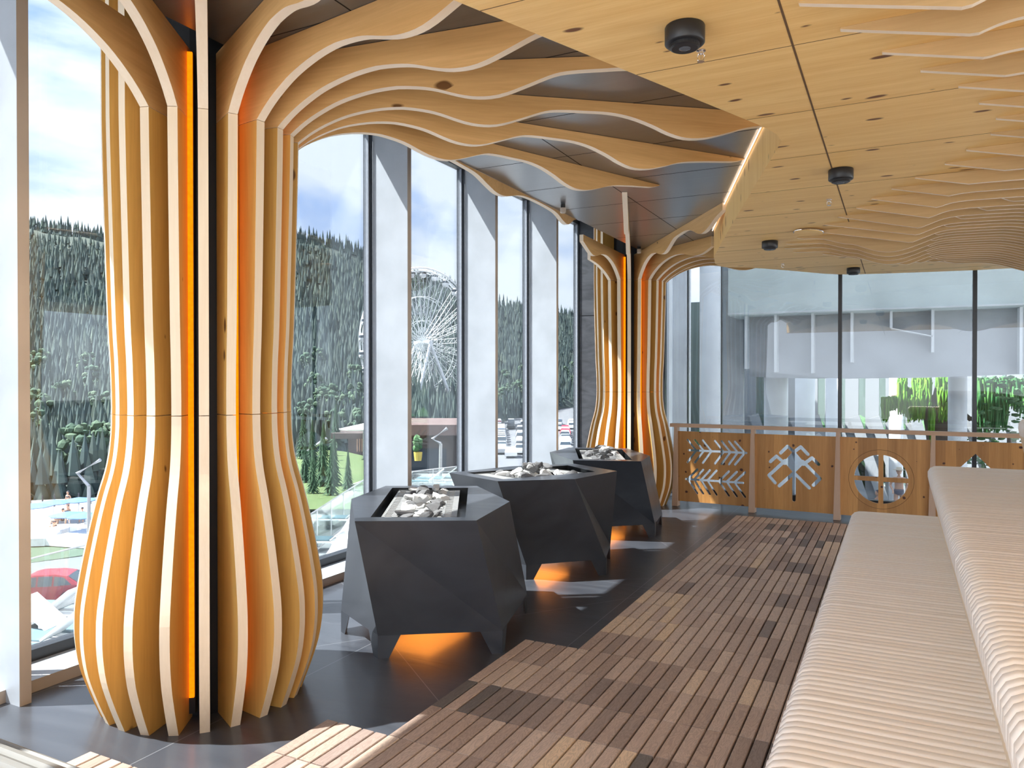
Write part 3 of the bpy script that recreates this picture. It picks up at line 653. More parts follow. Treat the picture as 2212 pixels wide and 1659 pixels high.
for k, (p, q) in enumerate(segs):
    dx, dz = q[0]-p[0], q[1]-p[1]; l = math.hypot(dx, dz); nx, nz_ = -dz/l, dx/l; g = .30
    a0 = (p[0]+dx*g, p[1]+dz*g); a1 = (p[0]+dx*(1-g*.3), p[1]+dz*(1-g*.3))
    bb = MB(); bb.prism([a0, ((a0[0]*.8+a1[0]*.2)+nx*.012, (a0[1]*.8+a1[1]*.2)+nz_*.012), ((a0[0]*.2+a1[0]*.8)+nx*.012, (a0[1]*.2+a1[1]*.8)+nz_*.012), a1, (a1[0]-nx*.01, a1[1]-nz_*.01), (a0[0]-nx*.01, a0[1]-nz_*.01)], -.75, .66, 'x')
    bb.build('slat', M['grey_slat'], t)
bb = MB(); inner = [(x, z-.02) if x < .3 else (x-.02, z-.01) for x, z in path[::3]]
bb.prism(inner+[(.45, .0), (-.5, .0)], -.73, .64, 'x'); bb.build('side_frame', M['red_gap'], t)

# ------------------------------------------------------------------ railing with carved panels
pA = Vector((-2.2, 8.237, 0)); pB = Vector((-.572, 8.145, 0)); ang = math.atan2(pB.y-pA.y, pB.x-pA.x)
rail = thing('carved_railing', 'low wooden railing with four knotty panels cut with folk symbols before the end glass wall', 'railing', tuple(pA), ang)
PS = .82
b = MB(); b.box(-.03, 4.0, -.045, .045, .868, .905); b.build('handrail', M['rail'], rail)
for k in range(5):
    b = MB(); u = PS*k+.0
    b.prism([(u-.005, .003), (u+.058, .003), (u+.052, .868), (u+.018, .868)], -.045, .045, 'y'); b.build('post', M['post'], rail)
def seg(b, p, q, w):
    """rounded stroke in the x-z plane"""
    dx, dz = q[0]-p[0], q[1]-p[1]; a = math.atan2(dz, dx); r = w/2; pts = []
    for k in range(9): t_ = a+PI/2+PI*k/8; pts.append((p[0]+r*math.cos(t_), p[1]+r*math.sin(t_)))
    for k in range(9): t_ = a-PI/2+PI*k/8; pts.append((q[0]+r*math.cos(t_), q[1]+r*math.sin(t_)))
    b.prism(pts, -.05, .05, 'y')
def stroke_sets():
    S = [[], [], [], []]
    # panel 1: two rows of arrow sprigs
    L = .099; H = .118
    row = [(.159, .252), (.239, .335), (.325, .418), (.456, .548), (.527, .620), (.604, .695), (.667, .768)]
    for xe, xa in row:
        S[0].append(((xe, .618+.112), (xa, .618), .025)); S[0].append(((xe, .618-.130), (xa, .618), .025))
    S[0].append(((.172, .618), (.785, .618), .025))
    row = [(.266, .160), (.330, .232), (.402, .306), (.473, .375), (.604, .500), (.687, .580), (.772, .662)]
    for xe, xa in row:
        S[0].append(((xe, .302+.112), (xa, .302), .025)); S[0].append(((xe, .302-.145), (xa, .302), .025))
    S[0].append(((.14, .302), (.752, .302), .025))
    c = 1.26
    for s in (-1, 1):
        S[1] += [((c, .44), (c+s*.145, .296), .034), ((c+s*.085, .56), (c+s*.247, .397), .034), ((c+s*.247, .397), (c+s*.185, .326), .034),
                 ((c+s*.09, .53), (c+s*.172, .600), .034), ((c+s*.172, .600), (c+s*.232, .540), .034), ((c+s*.01, .66), (c+s*.064, .706), .034), ((c+s*.064, .706), (c+s*.132, .634), .034)]
    S[1].append(((c, .46), (c, .165), .036))
    return S
SS = stroke_sets()
def panel(k):
    b = MB(); b.box(PS*k+.045, PS*(k+1)+.012, -.012, .012, .055 if k else .06, .822)
    o = b.build('carved_panel', M['panel'], rail)
    cut = []
    for s in SS[k]:
        c = MB(); seg(c, *s); cut.append(c)
    if k == 1: c = MB(); c.prism([(1.26, .670), (1.158, .545), (1.26, .430), (1.362, .545)], -.05, .05, 'y'); cut.append(c)
    if k == 2:
        cx, cz, r, w = 2.055, .427, .236, .021
        for sx_ in (-1, 1):
            for sz in (-1, 1):
                c = MB(); pts = [(cx+sx_*w, cz+sz*w)]
                a0 = math.asin(w/r); 
                for q in range(15):
                    a = a0+(PI/2-2*a0)*q/14; pts.append((cx+sx_*r*math.cos(a), cz+sz*r*math.sin(a)))
                c.prism(pts, -.05, .05, 'y'); cut.append(c)
    if k == 3: c = MB(); c.prism([(2.832, .712), (2.60, .46), (2.832, .21), (3.065, .46)], -.05, .05, 'y'); cut.append(c)
    for c in cut:
        co = c.build('cutter', M['panel'])
        co.matrix_world = Matrix.Translation(pA) @ Matrix.Rotation(ang, 4, 'Z')
        md = o.modifiers.new('b', 'BOOLEAN'); md.operation = 'DIFFERENCE'; md.object = co; md.solver = 'EXACT'; cuts.append(co)
    return o
cuts = []; panels = [panel(k) for k in range(4)]
bpy.context.view_layer.update(); dg = bpy.context.evaluated_depsgraph_get()
for o in panels:
    me = bpy.data.meshes.new_from_object(o.evaluated_get(dg)); o.modifiers.clear(); o.data = me
for c in cuts: bpy.data.objects.remove(c)
b = MB(); b.tube([(2.055+.284*math.cos(k*PI/30), -.0122, .427+.284*math.sin(k*PI/30)) for k in range(61)], .0016, 4); b.build('inlay_ring', M['joint'], panels[2])

# ------------------------------------------------------------------ stoves
def stove(top, bot, feet, tray, label, seed, left_bulge=None):
    c = sum((Vector((*p, 0)) for p in top), Vector())/len(top)
    t = thing('sauna_stove', label, 'sauna stove', (c.x, c.y, 0), 0, 'faceted slate clad stoves')
    Lc = lambda p, z: Vector((p[0]-c.x, p[1]-c.y, z))
    ZS = .70; n = len(top)
    tv = [Lc(p, ZS) for p in top]; bv = [Lc(p[:2], p[2]) for p in bot]; hv = [Lc(p, ZS) for p in tray]; hl = [Lc(p, ZS-.09) for p in tray]
    b = MB(); vs = tv+bv+hv+hl; m = len(bot); fs = []
    # sides, top n and bottom n points, triangulated for crisp facets
    for i in range(n):
        j = (i+1) % n
        if i in (2, 4): fs += [(i, j, n+i), (j, n+j, n+i)]
        else: fs += [(i, j, n+j), (i, n+j, n+i)]
    fs.append(tuple(range(n, 2*n))[::-1])
    # top ring: bridge hexagon and rectangular hole   TFL TFR TR TBR TBL TL / hFL hFR hBR hBL
    H = 2*n
    fs += [(0, 1, H+1, H), (1, 2, H+1), (2, 3, H+2, H+1), (3, 4, H+3, H+2), (4, 5, H+3), (5, 0, H, H+3)]
    k = H+4
    b.add(vs, fs, 0)
    b.build('body', M['stove'], t, fix=True)
    b = MB(); b.add(hv+hl, [(0, 1, 5, 4), (1, 2, 6, 5), (2, 3, 7, 6), (3, 0, 4, 7), (4, 5, 6, 7)]); b.build('tray', M['trayblack'], t, fix=False)
    nb_ = len(bot)
    for q in feet:
        P0 = bv[q]; e1 = (bv[(q+1) % nb_]-P0); e2 = (bv[(q-1) % nb_]-P0); l1, l2 = e1.length, e2.length; e1.normalize(); e2.normalize()
        F0 = Vector((P0.x, P0.y, 0)); h1 = e1.copy(); h1.z = 0; h2 = e2.copy(); h2.z = 0; u_ = Vector((0, 0, .004))
        hi = [P0+u_, P0+e1*.115+u_, P0+(e1+e2)*.05+u_, P0+e2*.115+u_]; lo = [F0, F0+h1*.055, F0+(h1+h2)*.035, F0+h2*.055]
        b = MB(); b.add(lo+hi, [(0, 1, 2, 3), (4, 5, 6, 7), (0, 1, 5, 4), (1, 2, 6, 5), (2, 3, 7, 6), (3, 0, 4, 7)]); b.build('leg', M['stove'], t)
    # grate: two slotted flanks and cross bars
    o_ = hv[0]; ex = hv[1]-hv[0]; ey = hv[3]-hv[0]; lx, ly = ex.length, ey.length; ex = ex/lx; ey = ey/ly
    MT = Matrix((( ex.x, ey.x, 0, o_.x), (ex.y, ey.y, 0, o_.y), (0, 0, 1, 0), (0, 0, 0, 1)))
    b = MB(); z0, z1 = ZS-.020, ZS-.012; e = .045; fw = lx*.17
    for side in (0, 1):
        xa = e if side == 0 else lx-e-fw
        b.box(xa, xa+.014, .03, ly-.03, z0, z1, 0, MT); b.box(xa+fw-.03, xa+fw, .03, ly-.03, z0, z1, 0, MT)
        nb = 24
        for k in range(nb+1):
            yy = .03+(ly-.07)*k/nb; b.box(xa, xa+fw, yy, yy+.012, z0, z1, 0, MT)
    b.box(e, lx-e, .02, .05, z0, z1, 0, MT); b.box(e, lx-e, ly-.05, ly-.02, z0, z1, 0, MT)
    b.box(e+fw, lx-e-fw, .05, ly-.05, z0-.035, z0-.03, 0, MT)
    for k in range(7): xk = e+(lx-2*e)*k/6; b.box(xk-.010, xk+.010, .0, .02, z0, z1, 0, MT)
    b.build('grate', M['grate'], t)
    # heater element glowing under the body
    b = MB(); b.box(-.16, .16, -.22, .22, .092, .10); b.build('burner', M['heat'], t)
    # rocks
    rnd = random.Random(seed)
    return t, Matrix.Translation(c) @ MT, lx, ly, e+fw
rock_meshes = []
rn = random.Random(3)
for k in range(9):
    bm_ = bmesh.new(); bmesh.ops.create_icosphere(bm_, subdivisions=2, radius=1)
    sc = Vector((rn.uniform(.8, 1.25), rn.uniform(.7, 1.0), rn.uniform(.5, .8)))
    cuts_ = [(Vector((rn.gauss(0, 1), rn.gauss(0, 1), rn.gauss(0, 1))).normalized(), rn.uniform(.38, .72)) for _ in range(11)]
    for v in bm_.verts:
        for nn, dd in cuts_:
            d = v.co.dot(nn)
            if d > dd: v.co -= nn*(d-dd)
        v.co *= 1+rn.uniform(-.03, .03); v.co = Vector((v.co.x*sc.x, v.co.y*sc.y, v.co.z*sc.z))
    me = bpy.data.meshes.new('rock'); bm_.to_mesh(me); bm_.free(); me.materials.append(M['rock']); rock_meshes.append(me)
def rocks(mt, lx, ly, off, seed, n, lab, grp, ax=(.0, 1.0)):
    rnd = random.Random(seed); w = lx-2*off
    placed = []
    for k in range(n):
        s = rnd.uniform(.032, .066)
        for tr in range(60):
            x = off+w*rnd.uniform(.06, .94); y = ly*rnd.uniform(*ax); z = .672+s*.35
            ok = all(math.hypot(x-a, y-b_) > (s+r)*.80 for a, b_, r, zz in placed if abs(zz-z) < .03)
            if ok: break
        else:
            x = off+w*rnd.uniform(.25, .75); y = ly*(ax[0]+(ax[1]-ax[0])*rnd.uniform(.15, .85)); z = .672+s*.35+.035
            if not all(math.hypot(x-a, y-b_) > (s+r)*.60 for a, b_, r, zz in placed if abs(zz-z) < .025): z += .02
        placed.append((x, y, s, z))
        o = bpy.data.objects.new('heater_stone', rnd.choice(rock_meshes)); COL.objects.link(o)
        o.location = mt @ Vector((x, y, z)); o.rotation_euler = (rnd.uniform(-.5, .5), rnd.uniform(-.5, .5), rnd.uniform(0, 6.28)); o.scale = (s, s, s)
        fb = 'front' if y < ly*.36 else ('back' if y > ly*.62 else 'middle'); lr = 'left' if x < lx*.42 else ('right' if x > lx*.58 else 'centre'); tb = 'upper' if z > .72 else 'low'
        tag(o, '%s %s grey stone at the %s %s of the heap on the %s' % (tb, 'large' if s > .065 else ('small' if s < .05 else 'medium'), fb, lr, lab), 'stone', grp)
BZ = .10
def feet_of(bot): return (0, 1, 2, 4, 5)
top1 = [(-2.371, 2.959), (-1.849, 3.245), (-1.965, 3.831), (-2.439, 4.290), (-2.969, 4.021), (-2.826, 3.497)]
bot1 = [(-2.311, 3.063, .115), (-1.79, 3.41, .115), (-1.985, 4.10, .10), (-2.40, 4.40, .10), (-2.86, 4.10, .10), (-2.74, 3.30, .115)]
tray1 = [(-2.368, 3.08), (-1.942, 3.297), (-2.449, 4.191), (-2.88, 3.971)]
s1 = stove(top1, bot1, feet_of(bot1), tray1, 'nearest faceted slate stove with grey rocks on a slotted tray, beside the large column', 1)
rocks(s1[1], s1[2], s1[3], s1[4], 11, 34, 'nearest stove', 'stones on the nearest stove', (.05, .95))
top2 = [(-2.428, 4.553), (-2.001, 4.891), (-1.890, 5.459), (-2.364, 5.765), (-2.742, 5.374), (-2.962, 4.794)]
bot2 = [(-2.302, 4.737, .10), (-1.85, 5.106, .115), (-2.0, 5.62, .10), (-2.36, 5.66, .10), (-2.70, 5.32, .10), (-2.78, 4.95, .10)]
tray2 = [(-2.50, 4.68), (-2.06, 5.01), (-2.32, 5.56), (-2.76, 5.23)]
tray2 = [(-2.444, 4.659), (-2.02, 5.343), (-2.37, 5.64), (-2.851, 4.858)]
s2 = stove(top2, bot2, feet_of(bot2), tray2, 'middle faceted slate stove, partly behind the nearest one, with a wide heap of rocks', 2)
rocks(s2[1], s2[2], s2[3], .16, 22, 34, 'middle stove', 'stones on the middle stove', (.08, .85))
top3 = [(-2.477, 6.009), (-1.930, 6.186), (-2.001, 6.673), (-2.415, 7.273), (-2.969, 7.109), (-2.941, 6.562)]
bot3 = [(-2.42, 6.16, .10), (-1.908, 6.52, .115), (-2.02, 7.15, .10), (-2.41, 7.20, .10), (-2.88, 7.05, .10), (-2.80, 6.55, .10)]
tray3 = [(-2.469, 6.128), (-2.033, 6.263), (-2.422, 7.139), (-2.869, 7.018)]
s3 = stove(top3, bot3, feet_of(bot3), tray3, 'farthest faceted slate stove standing right before the distant fin column', 3)
rocks(s3[1], s3[2], s3[3], .10, 33, 28, 'farthest stove', 'stones on the farthest stove', (.1, .7))

# ================================================================== outside, window side
GZ = -9.5
def sheet(name, pts, m, z0=None, th=.03):
    """flat slab through ground points (x,y,z)"""
    b = MB(); n = len(pts); b.add([Vector(p) for p in pts]+[Vector(p)-Vector((0, 0, th)) for p in pts], [tuple(range(n)), tuple(range(2*n-1, n-1, -1))]+[(i, (i+1) % n, n+(i+1) % n, n+i) for i in range(n)]); return b.build(name, m)
b = MB(); b.box(-420, -4.6, -60, 420, GZ-.6, GZ-.3); tag(b.build('ground', M['asphalt']), 'grey ground and car park far below the window wall', 'ground', None, 'structure').name = 'floor_outside'
def interp(T, u):
    for (a, x), (c, y) in zip(T, T[1:]):
        if a <= u <= c: return x+(y-x)*(u-a)/(c-a)
    return T[0][1] if u < T[0][0] else T[-1][1]
RIDGE = [(-500, 430), (50, 492), (220, 522), (400, 520), (640, 522), (720, 535), (800, 560), (890, 600), (1000, 628), (1075, 662), (1206, 676), (1260, 690), (1500, 700)]
BASE = [(-500, 1085), (60, 1082), (170, 1078), (640, 1012), (800, 985), (1000, 940), (1100, 905), (1230, 878), (1500, 870)]
def hill_pt(u, t):
    vb, vr = interp(BASE, u), interp(RIDGE, u)
    d0 = (EYE-GZ)*FPX/(vb-HOR); d1 = d0+190
    return at(u, vb+(vr-vb)*t, d=d0+(d1-d0)*t**1.15)
b = MB(); us = list(range(-500, 1501, 40)); ts = [k/14 for k in range(15)]
g = [hill_pt(u, t) for u in us for t in ts]; nt_ = len(ts); rh = random.Random(8)
g = [p+Vector((0, 0, rh.uniform(-1, 1))) for p in g]
b.add(g, [(i*nt_+j, (i+1)*nt_+j, (i+1)*nt_+j+1, i*nt_+j+1) for i in range(len(us)-1) for j in range(nt_-1)])
tag(b.build('hillside', M['hill'], None, True), 'wooded mountain slope rising behind the fairground', 'hill', None, 'structure').name = 'trim_60'
b = MB(); rf = random.Random(21)
def fir(b, p, h, r, n=6, tiers=3, mi=0):
    for k in range(tiers):
        z0 = h*(.08+(.26 if tiers == 3 else .34)*k); z1 = h*(.55+.24*k) if k < tiers-1 else h; rr = r*(1-.30*k)
        a0 = rf.uniform(0, 1)
        ring = [p+Vector((rr*math.cos(a0+2*PI*q/n)*rf.uniform(.8, 1.1), rr*math.sin(a0+2*PI*q/n)*rf.uniform(.8, 1.1), z0)) for q in range(n)]
        b.add(ring+[p+Vector((0, 0, z1))], [(q, (q+1) % n, n) for q in range(n)], mi)
for k in range(15000):
    u = rf.uniform(20, 1270)
    if 250 < u < 600 and rf.random() < .8: continue
    t = rf.random()**.8
    if t > .97: t = 1
    p = hill_pt(u, min(t, 1)); h = rf.uniform(3.6, 7.2)*(1.0 if t < .9 else .8); fir(b, p-Vector((0, 0, .8)), h, h*.17, 5, 2)
for u in range(30, 1260, 5):
    if 250 < u < 600: continue
    p = hill_pt(u+rf.uniform(-3, 3), 1); h = rf.uniform(4, 8); fir(b, p-Vector((0, 0, .8)), h, h*.15, 5, 3)
tag(b.build('forest', M['forest'], None, False, False), 'dense dark fir forest covering the mountain slope outside the windows', 'forest', None, 'stuff')
b = MB(); 
for k in range(46):
    u = rf.choice([rf.uniform(60, 230), rf.uniform(650, 800), rf.uniform(1070, 1240)]); t = rf.uniform(.02, .45); p = hill_pt(u, t)
    for q in range(46):
        a_, h_ = rf.uniform(0, 6.28), rf.uniform(0, 1); r_ = 1.9*math.sqrt(max(0, math.sin(PI*(.12+.8*h_))))*rf.uniform(.5, 1); b.ico(p+Vector((r_*math.cos(a_), r_*math.sin(a_), 1.2+4.6*h_)), rf.uniform(.28, .55), 1, rf, j=.3)
tag(b.build('broadleaf_trees', foliage('broadleaf', [(.05, .095, .07), (.08, .13, .085), (.11, .16, .105)]), None), 'lighter broadleaf crowns scattered among the dark firs', 'trees', None, 'stuff')

G = lambda u, v, z=GZ: at(u, v, z=z)
# promenade, beach, bank and road seen through the leftmost pane
tag(sheet('promenade', [G(-80, 1112, GZ+.1), G(260, 1086, GZ+.1), G(260, 1072, GZ+.1), G(-80, 1088, GZ+.1)], M['paving']), None, None, None, 'structure').name = 'trim_61'
tag(sheet('sand_beach', [G(-80, 1176, GZ+.12), G(260, 1168, GZ+.12), G(260, 1086, GZ+.12), G(-80, 1112, GZ+.12)], M['snowwhite']), 'bright white sand area with parasols and bathers below the leftmost pane', 'beach')
tag(sheet('grass_bank', [G(-80, 1236, GZ+.05), G(260, 1188, GZ+.05), G(260, 1166, GZ+.05), G(-80, 1172, GZ+.05)], M['hedge']), 'dark green planted bank between the sand and the road', 'plant bed')
tag(sheet('road', [G(-120, 1300, GZ+.06), G(300, 1230, GZ+.06), G(300, 1186, GZ+.06), G(-120, 1240, GZ+.06)], M['asphalt']), None, None, None, 'structure').name = 'trim_62'
b = MB(); pa, pb = G(-80, 1168, GZ+.6), G(96, 1163, GZ+.6); pc_, pd = G(98, 1162, GZ+.6), G(250, 1172, GZ+.6)
for p, q in ((pa, pb), (pc_, pd)):
    n = (q-p).normalized(); s_ = Vector((-n.y, n.x, 0))*5.0
    b.add([p, q, q+s_, p+s_]+[w-Vector((0, 0, .5)) for w in (p, q, q+s_, p+s_)], [(0, 1, 2, 3), (7, 6, 5, 4), (0, 1, 5, 4), (1, 2, 6, 5), (2, 3, 7, 6), (3, 0, 4, 7)])
tag(b.build('sun_terrace', M['white_out']), 'white raised sun terrace at the lower edge of the sand', 'terrace')
for k in range(7):
    p = G(66+26*k, 1098-2*k, GZ+.1); b = MB(); b.tube([p, p+Vector((0, 0, 1.0))], .06, 6); tag(b.build('bollard', M['dark']), 'short dark bollard on the promenade above the sand, %s from the left' % ORD[k], 'bollard', 'bollards along the promenade')
def parasol(p, r, h, m, label, grp=None):
    t = thing('parasol', label, 'parasol', tuple(p), 0, grp)
    b = MB(); b.tube([(0, 0, 0), (0, 0, h)], .03, 6); b.build('pole', M['white_out'], t)
    b = MB(); n = 8; ring = [(r*math.cos(2*PI*k/n), r*math.sin(2*PI*k/n), h*.86) for k in range(n)]; low_ = [(r*.98*math.cos(2*PI*k/n), r*.98*math.sin(2*PI*k/n), h*.83) for k in range(n)]
    b.add(ring+[(0, 0, h)]+low_+[(0, 0, h*.93)], [(k, (k+1) % n, n) for k in range(n)]+[(n+1+(k+1) % n, n+1+k, 2*n+1) for k in range(n)]+[(k, (k+1) % n, n+1+(k+1) % n, n+1+k) for k in range(n)]); b.build('canopy', m, t); return t
for u, v in [(72, 1137), (116, 1128), (170, 1122), (150, 1158), (186, 1160)]:
    parasol(G(u, v, GZ+.15), 1.3, 1.7, M['ltblue'], 'small blue beach parasol, %s' % {72: 'leftmost on the sand', 116: 'second from the left on the sand', 170: 'high up at the right of the sand', 150: 'by the white terrace', 186: 'rightmost by the white terrace'}[u], 'blue parasols on the sand')
# little figures on the sand, skinned bodies
def person(loc, rz, label, skin, suit, hat=None, h=1.7, pose='stand', grp=None, detail=True):
    t = thing('person', label, 'person', tuple(loc), rz, grp); s = h/1.7
    V = []; E_ = []; RR = []
    def a(p, r, par=None): V.append(Vector(p)*s); RR.append(r*s); 
    J = {'pel': (0, 0, .92), 'wai': (0, 0, 1.08), 'che': (0, .0, 1.26), 'nek': (0, 0, 1.43), 'hed': (0, .01, 1.50)}
    pts = [('pel', J['pel'], .13, None), ('wai', J['wai'], .115, 'pel'), ('che', J['che'], .14, 'wai'), ('nek', J['nek'], .055, 'che'), ('hed', J['hed'], .05, 'nek')]
    for sgn, n_ in ((-1, 'l'), (1, 'r')):
        if pose == 'stand':
            hip = (sgn*.09, 0, .86); kn = (sgn*.10, .02, .48); an = (sgn*.10, -.02, .08); toe = (sgn*.12, .14, .03); sh = (sgn*.18, 0, 1.38); el = (sgn*.27, -.03, 1.12); wr = (sgn*.20, .14, .98)
        elif pose == 'walk':
            hip = (sgn*.09, 0, .86); kn = (sgn*.09, .12*sgn+.05, .48); an = (sgn*.09, .22*sgn-.05, .09); toe = (sgn*.10, .22*sgn+.12, .03); sh = (sgn*.18, 0, 1.38); el = (sgn*.23, -.1*sgn, 1.12); wr = (sgn*.22, -.05*sgn+.1, .92)
        else:
            hip = (sgn*.09, 0, .86-.50); kn = (sgn*.12, .40, .50); an = (sgn*.12, .46, .06); toe = (sgn*.12, .58, .03); sh = (sgn*.18, -.02, .88); el = (sgn*.24, .08, .66); wr = (sgn*.15, .28, .55)
        pts += [('h'+n_, hip, .085, 'pel'), ('k'+n_, kn, .058, 'h'+n_), ('a'+n_, an, .038, 'k'+n_), ('t'+n_, toe, .032, 'a'+n_), ('s'+n_, sh, .055, 'che'), ('e'+n_, el, .04, 's'+n_), ('w'+n_, wr, .027, 'e'+n_)]
        if detail:
            w = Vector(wr); d = Vector((0, .06, -.05)) if pose == 'stand' else Vector((0, .05, -.07))
            pts.append(('p'+n_, tuple(w+d), .026, 'w'+n_))
            for q in range(4): pts.append(('f%s%d' % (n_, q), tuple(w+d*2.1+Vector(((q-1.5)*.018, 0, -.01*abs(q-1.5)))), .008, 'p'+n_))
            pts.append(('th'+n_, tuple(w+d*1.2+Vector((-sgn*.045, 0, 0))), .009, 'p'+n_))
    if pose == 'sit': 
        for k_ in range(5): pts[k_] = (pts[k_][0], (0, pts[k_][1][1], pts[k_][1][2]-.50), pts[k_][2], pts[k_][3])
    idx = {n: i for i, (n, *_) in enumerate(pts)}
    me = bpy.data.meshes.new('body'); me.from_pydata([Vector(p[1])*s for p in pts], [(idx[p[3]], idx[p[0]]) for p in pts if p[3]], [])
    ob = bpy.data.objects.new('body', me); COL.objects.link(ob)
    sk = ob.modifiers.new('skin', 'SKIN'); sv = me.skin_vertices[0].data
    for i, p in enumerate(pts): sv[i].radius = (p[2]*s*(1.15 if p[0] in ('pel', 'wai', 'che') else 1), p[2]*s*(.8 if p[0] in ('pel', 'wai', 'che') else 1))
    sv[0].use_root = True; sk.use_smooth_shade = True
    ss = ob.modifiers.new('sub', 'SUBSURF'); ss.levels = 1; ss.render_levels = 1
    bpy.context.view_layer.update(); dg_ = bpy.context.evaluated_depsgraph_get(); nm_ = bpy.data.meshes.new_from_object(ob.evaluated_get(dg_)); ob.modifiers.clear(); ob.data = nm_
    # head joined to the body mesh
    b_ = bmesh.new(); b_.from_mesh(nm_)
    hz_ = (1.60 if pose != 'sit' else 1.10)*s
    r0 = bmesh.ops.create_uvsphere(b_, u_segments=14, v_segments=10, radius=1)
    for v in r0['verts']:
        co = v.co; v.co = Vector((co.x*.078*s, co.y*.098*s+.015*s, co.z*.118*s+hz_))
    for (px, py, pz, rx) in ((0, .115, -.005, .016), (-.08, .01, 0, .02), (.08, .01, 0, .02)):
        r1 = bmesh.ops.create_icosphere(b_, subdivisions=1, radius=rx*s)
        for v in r1['verts']: v.co += Vector((px*s, py*s, hz_+pz*s))
    b_.to_mesh(nm_); b_.free(); nm_.materials.clear(); nm_.materials.append(skin)
    for p in nm_.polygons: p.use_smooth = True
    ob.parent = t
    off = -.50 if pose == 'sit' else 0
    b = MB(); b.lathe([(.10*s, (.80+off)*s), (.158*s, (.84+off)*s), (.162*s, (.93+off)*s), (.145*s, (1.0+off)*s), (.10*s, (1.0+off)*s)], (0, 0, 0), 16); sw = b.build('swimwear', suit, t, True); sw.scale = (1, .78, 1)
    b = MB(); b.lathe([(.12*s, (1.22+off)*s), (.172*s, (1.23+off)*s), (.172*s, (1.31+off)*s), (.12*s, (1.32+off)*s)], (0, 0, 0), 16); sw = b.build('swim_top', suit, t, True); sw.scale = (1, .80, 1)
    b = MB(); b.lathe([(.086*s, .02*s), (.094*s, .05*s), (.080*s, .11*s), (.02*s, .135*s)], (0, -.006*s, hz_), 16); b.build('hair', M['dark'], t, True)
    if hat: b = MB(); b.lathe([(.19*s, .055*s), (.095*s, .065*s), (.085*s, .14*s), (.02*s, .155*s)], (0, .01*s, hz_), 18); b.build('sun_hat', hat, t, True)
    return t
for k, (u, v, po) in enumerate([(146, 1142, 'walk'), (147, 1107, 'stand'), (136, 1134, 'sit'), (178, 1131, 'sit'), (118, 1150, 'sit')]):
    person(G(u, v, GZ+.15), rf.uniform(0, 6), ['person walking down the sand towards the white terrace', 'person standing at the top of the sand by the picnic table', 'person sitting on the sand beside a blue parasol', 'person sitting on the sand at the right near the lamp post', 'person sitting at the edge of the white terrace'][k], M['skin2'], M['dark'], None, 1.7, po, 'small figures on the sand', False)
# red car
def car(loc, rz, m, label, grp=None, L_=4.3, simple=False):
    def body_mb():
        b = MB()
        side = [(-2.15, .30), (-2.1, .62), (-1.95, .78), (-1.1, .92), (-.55, 1.36), (-.2, 1.45), (.75, 1.45), (1.25, 1.36), (1.85, .95), (2.1, .85), (2.14, .35), (1.9, .25), (-1.9, .25)]
        n = len(side); v = []
        for y, k in ((-.86, 1), (-.80, 1), (.80, 1), (.86, 1)):
            for x, z in side:
                yy = y*(1-.20*max(0, (z-.9))/.5)
                v.append((x, yy, z))
        f = [tuple(range(n))[::-1], tuple(range(3*n, 4*n))]
        for r in range(3):
            for i in range(n): f.append((r*n+i, r*n+(i+1) % n, (r+1)*n+(i+1) % n, (r+1)*n+i))
        b.add(v, f); return b
    if simple: return body_mb()
    t = thing('car', label, 'car', tuple(loc), rz, grp)
    body_mb().build('body', m, t)
    b = MB()
    for sy in (-1, 1):
        for P_ in ([(-.95, .94), (-.50, 1.33), (-.05, 1.38), (-.05, .94)], [(.02, .94), (.02, 1.38), (.65, 1.38), (.65, .94)], [(.72, .94), (.72, 1.37), (1.15, 1.30), (1.5, .98)]):
            q = [(x, sy*(.875-.20*.86*max(0, z-.9)/.5), z) for x, z in P_]; b.add(q+[(x, y-sy*.02, z) for x, y, z in q], [(0, 1, 2, 3), (7, 6, 5, 4), (0, 1, 5, 4), (1, 2, 6, 5), (2, 3, 7, 6), (3, 0, 4, 7)])
    b.add([(-1.12, -.70, .935), (-1.12, .70, .935), (-.60, .62, 1.35), (-.60, -.62, 1.35)], [(0, 1, 2, 3)]); b.add([(1.30, -.62, 1.35), (1.30, .62, 1.35), (1.85, .70, .98), (1.85, -.70, .98)], [(0, 1, 2, 3)])
    b.build('window_glass', M['carglass'], t, fix=False)
    for x in (-1.3, 1.32):
        for sy in (-1, 1):
            b = MB(); b.tube([(x, sy*.70, .33), (x, sy*.89, .33)], .33, 18); w = b.build('wheel', M['tyre'], t)
            b = MB(); b.tube([(x, sy*.885, .33), (x, sy*.90, .33)], .21, 12); b.build('rim', M['alloy'], w)
    return t
car(at(95, 1300, z=GZ+.08), R(38), M['carred'], 'red car parked on the road, seen low through the leftmost pane', L_=4.3)
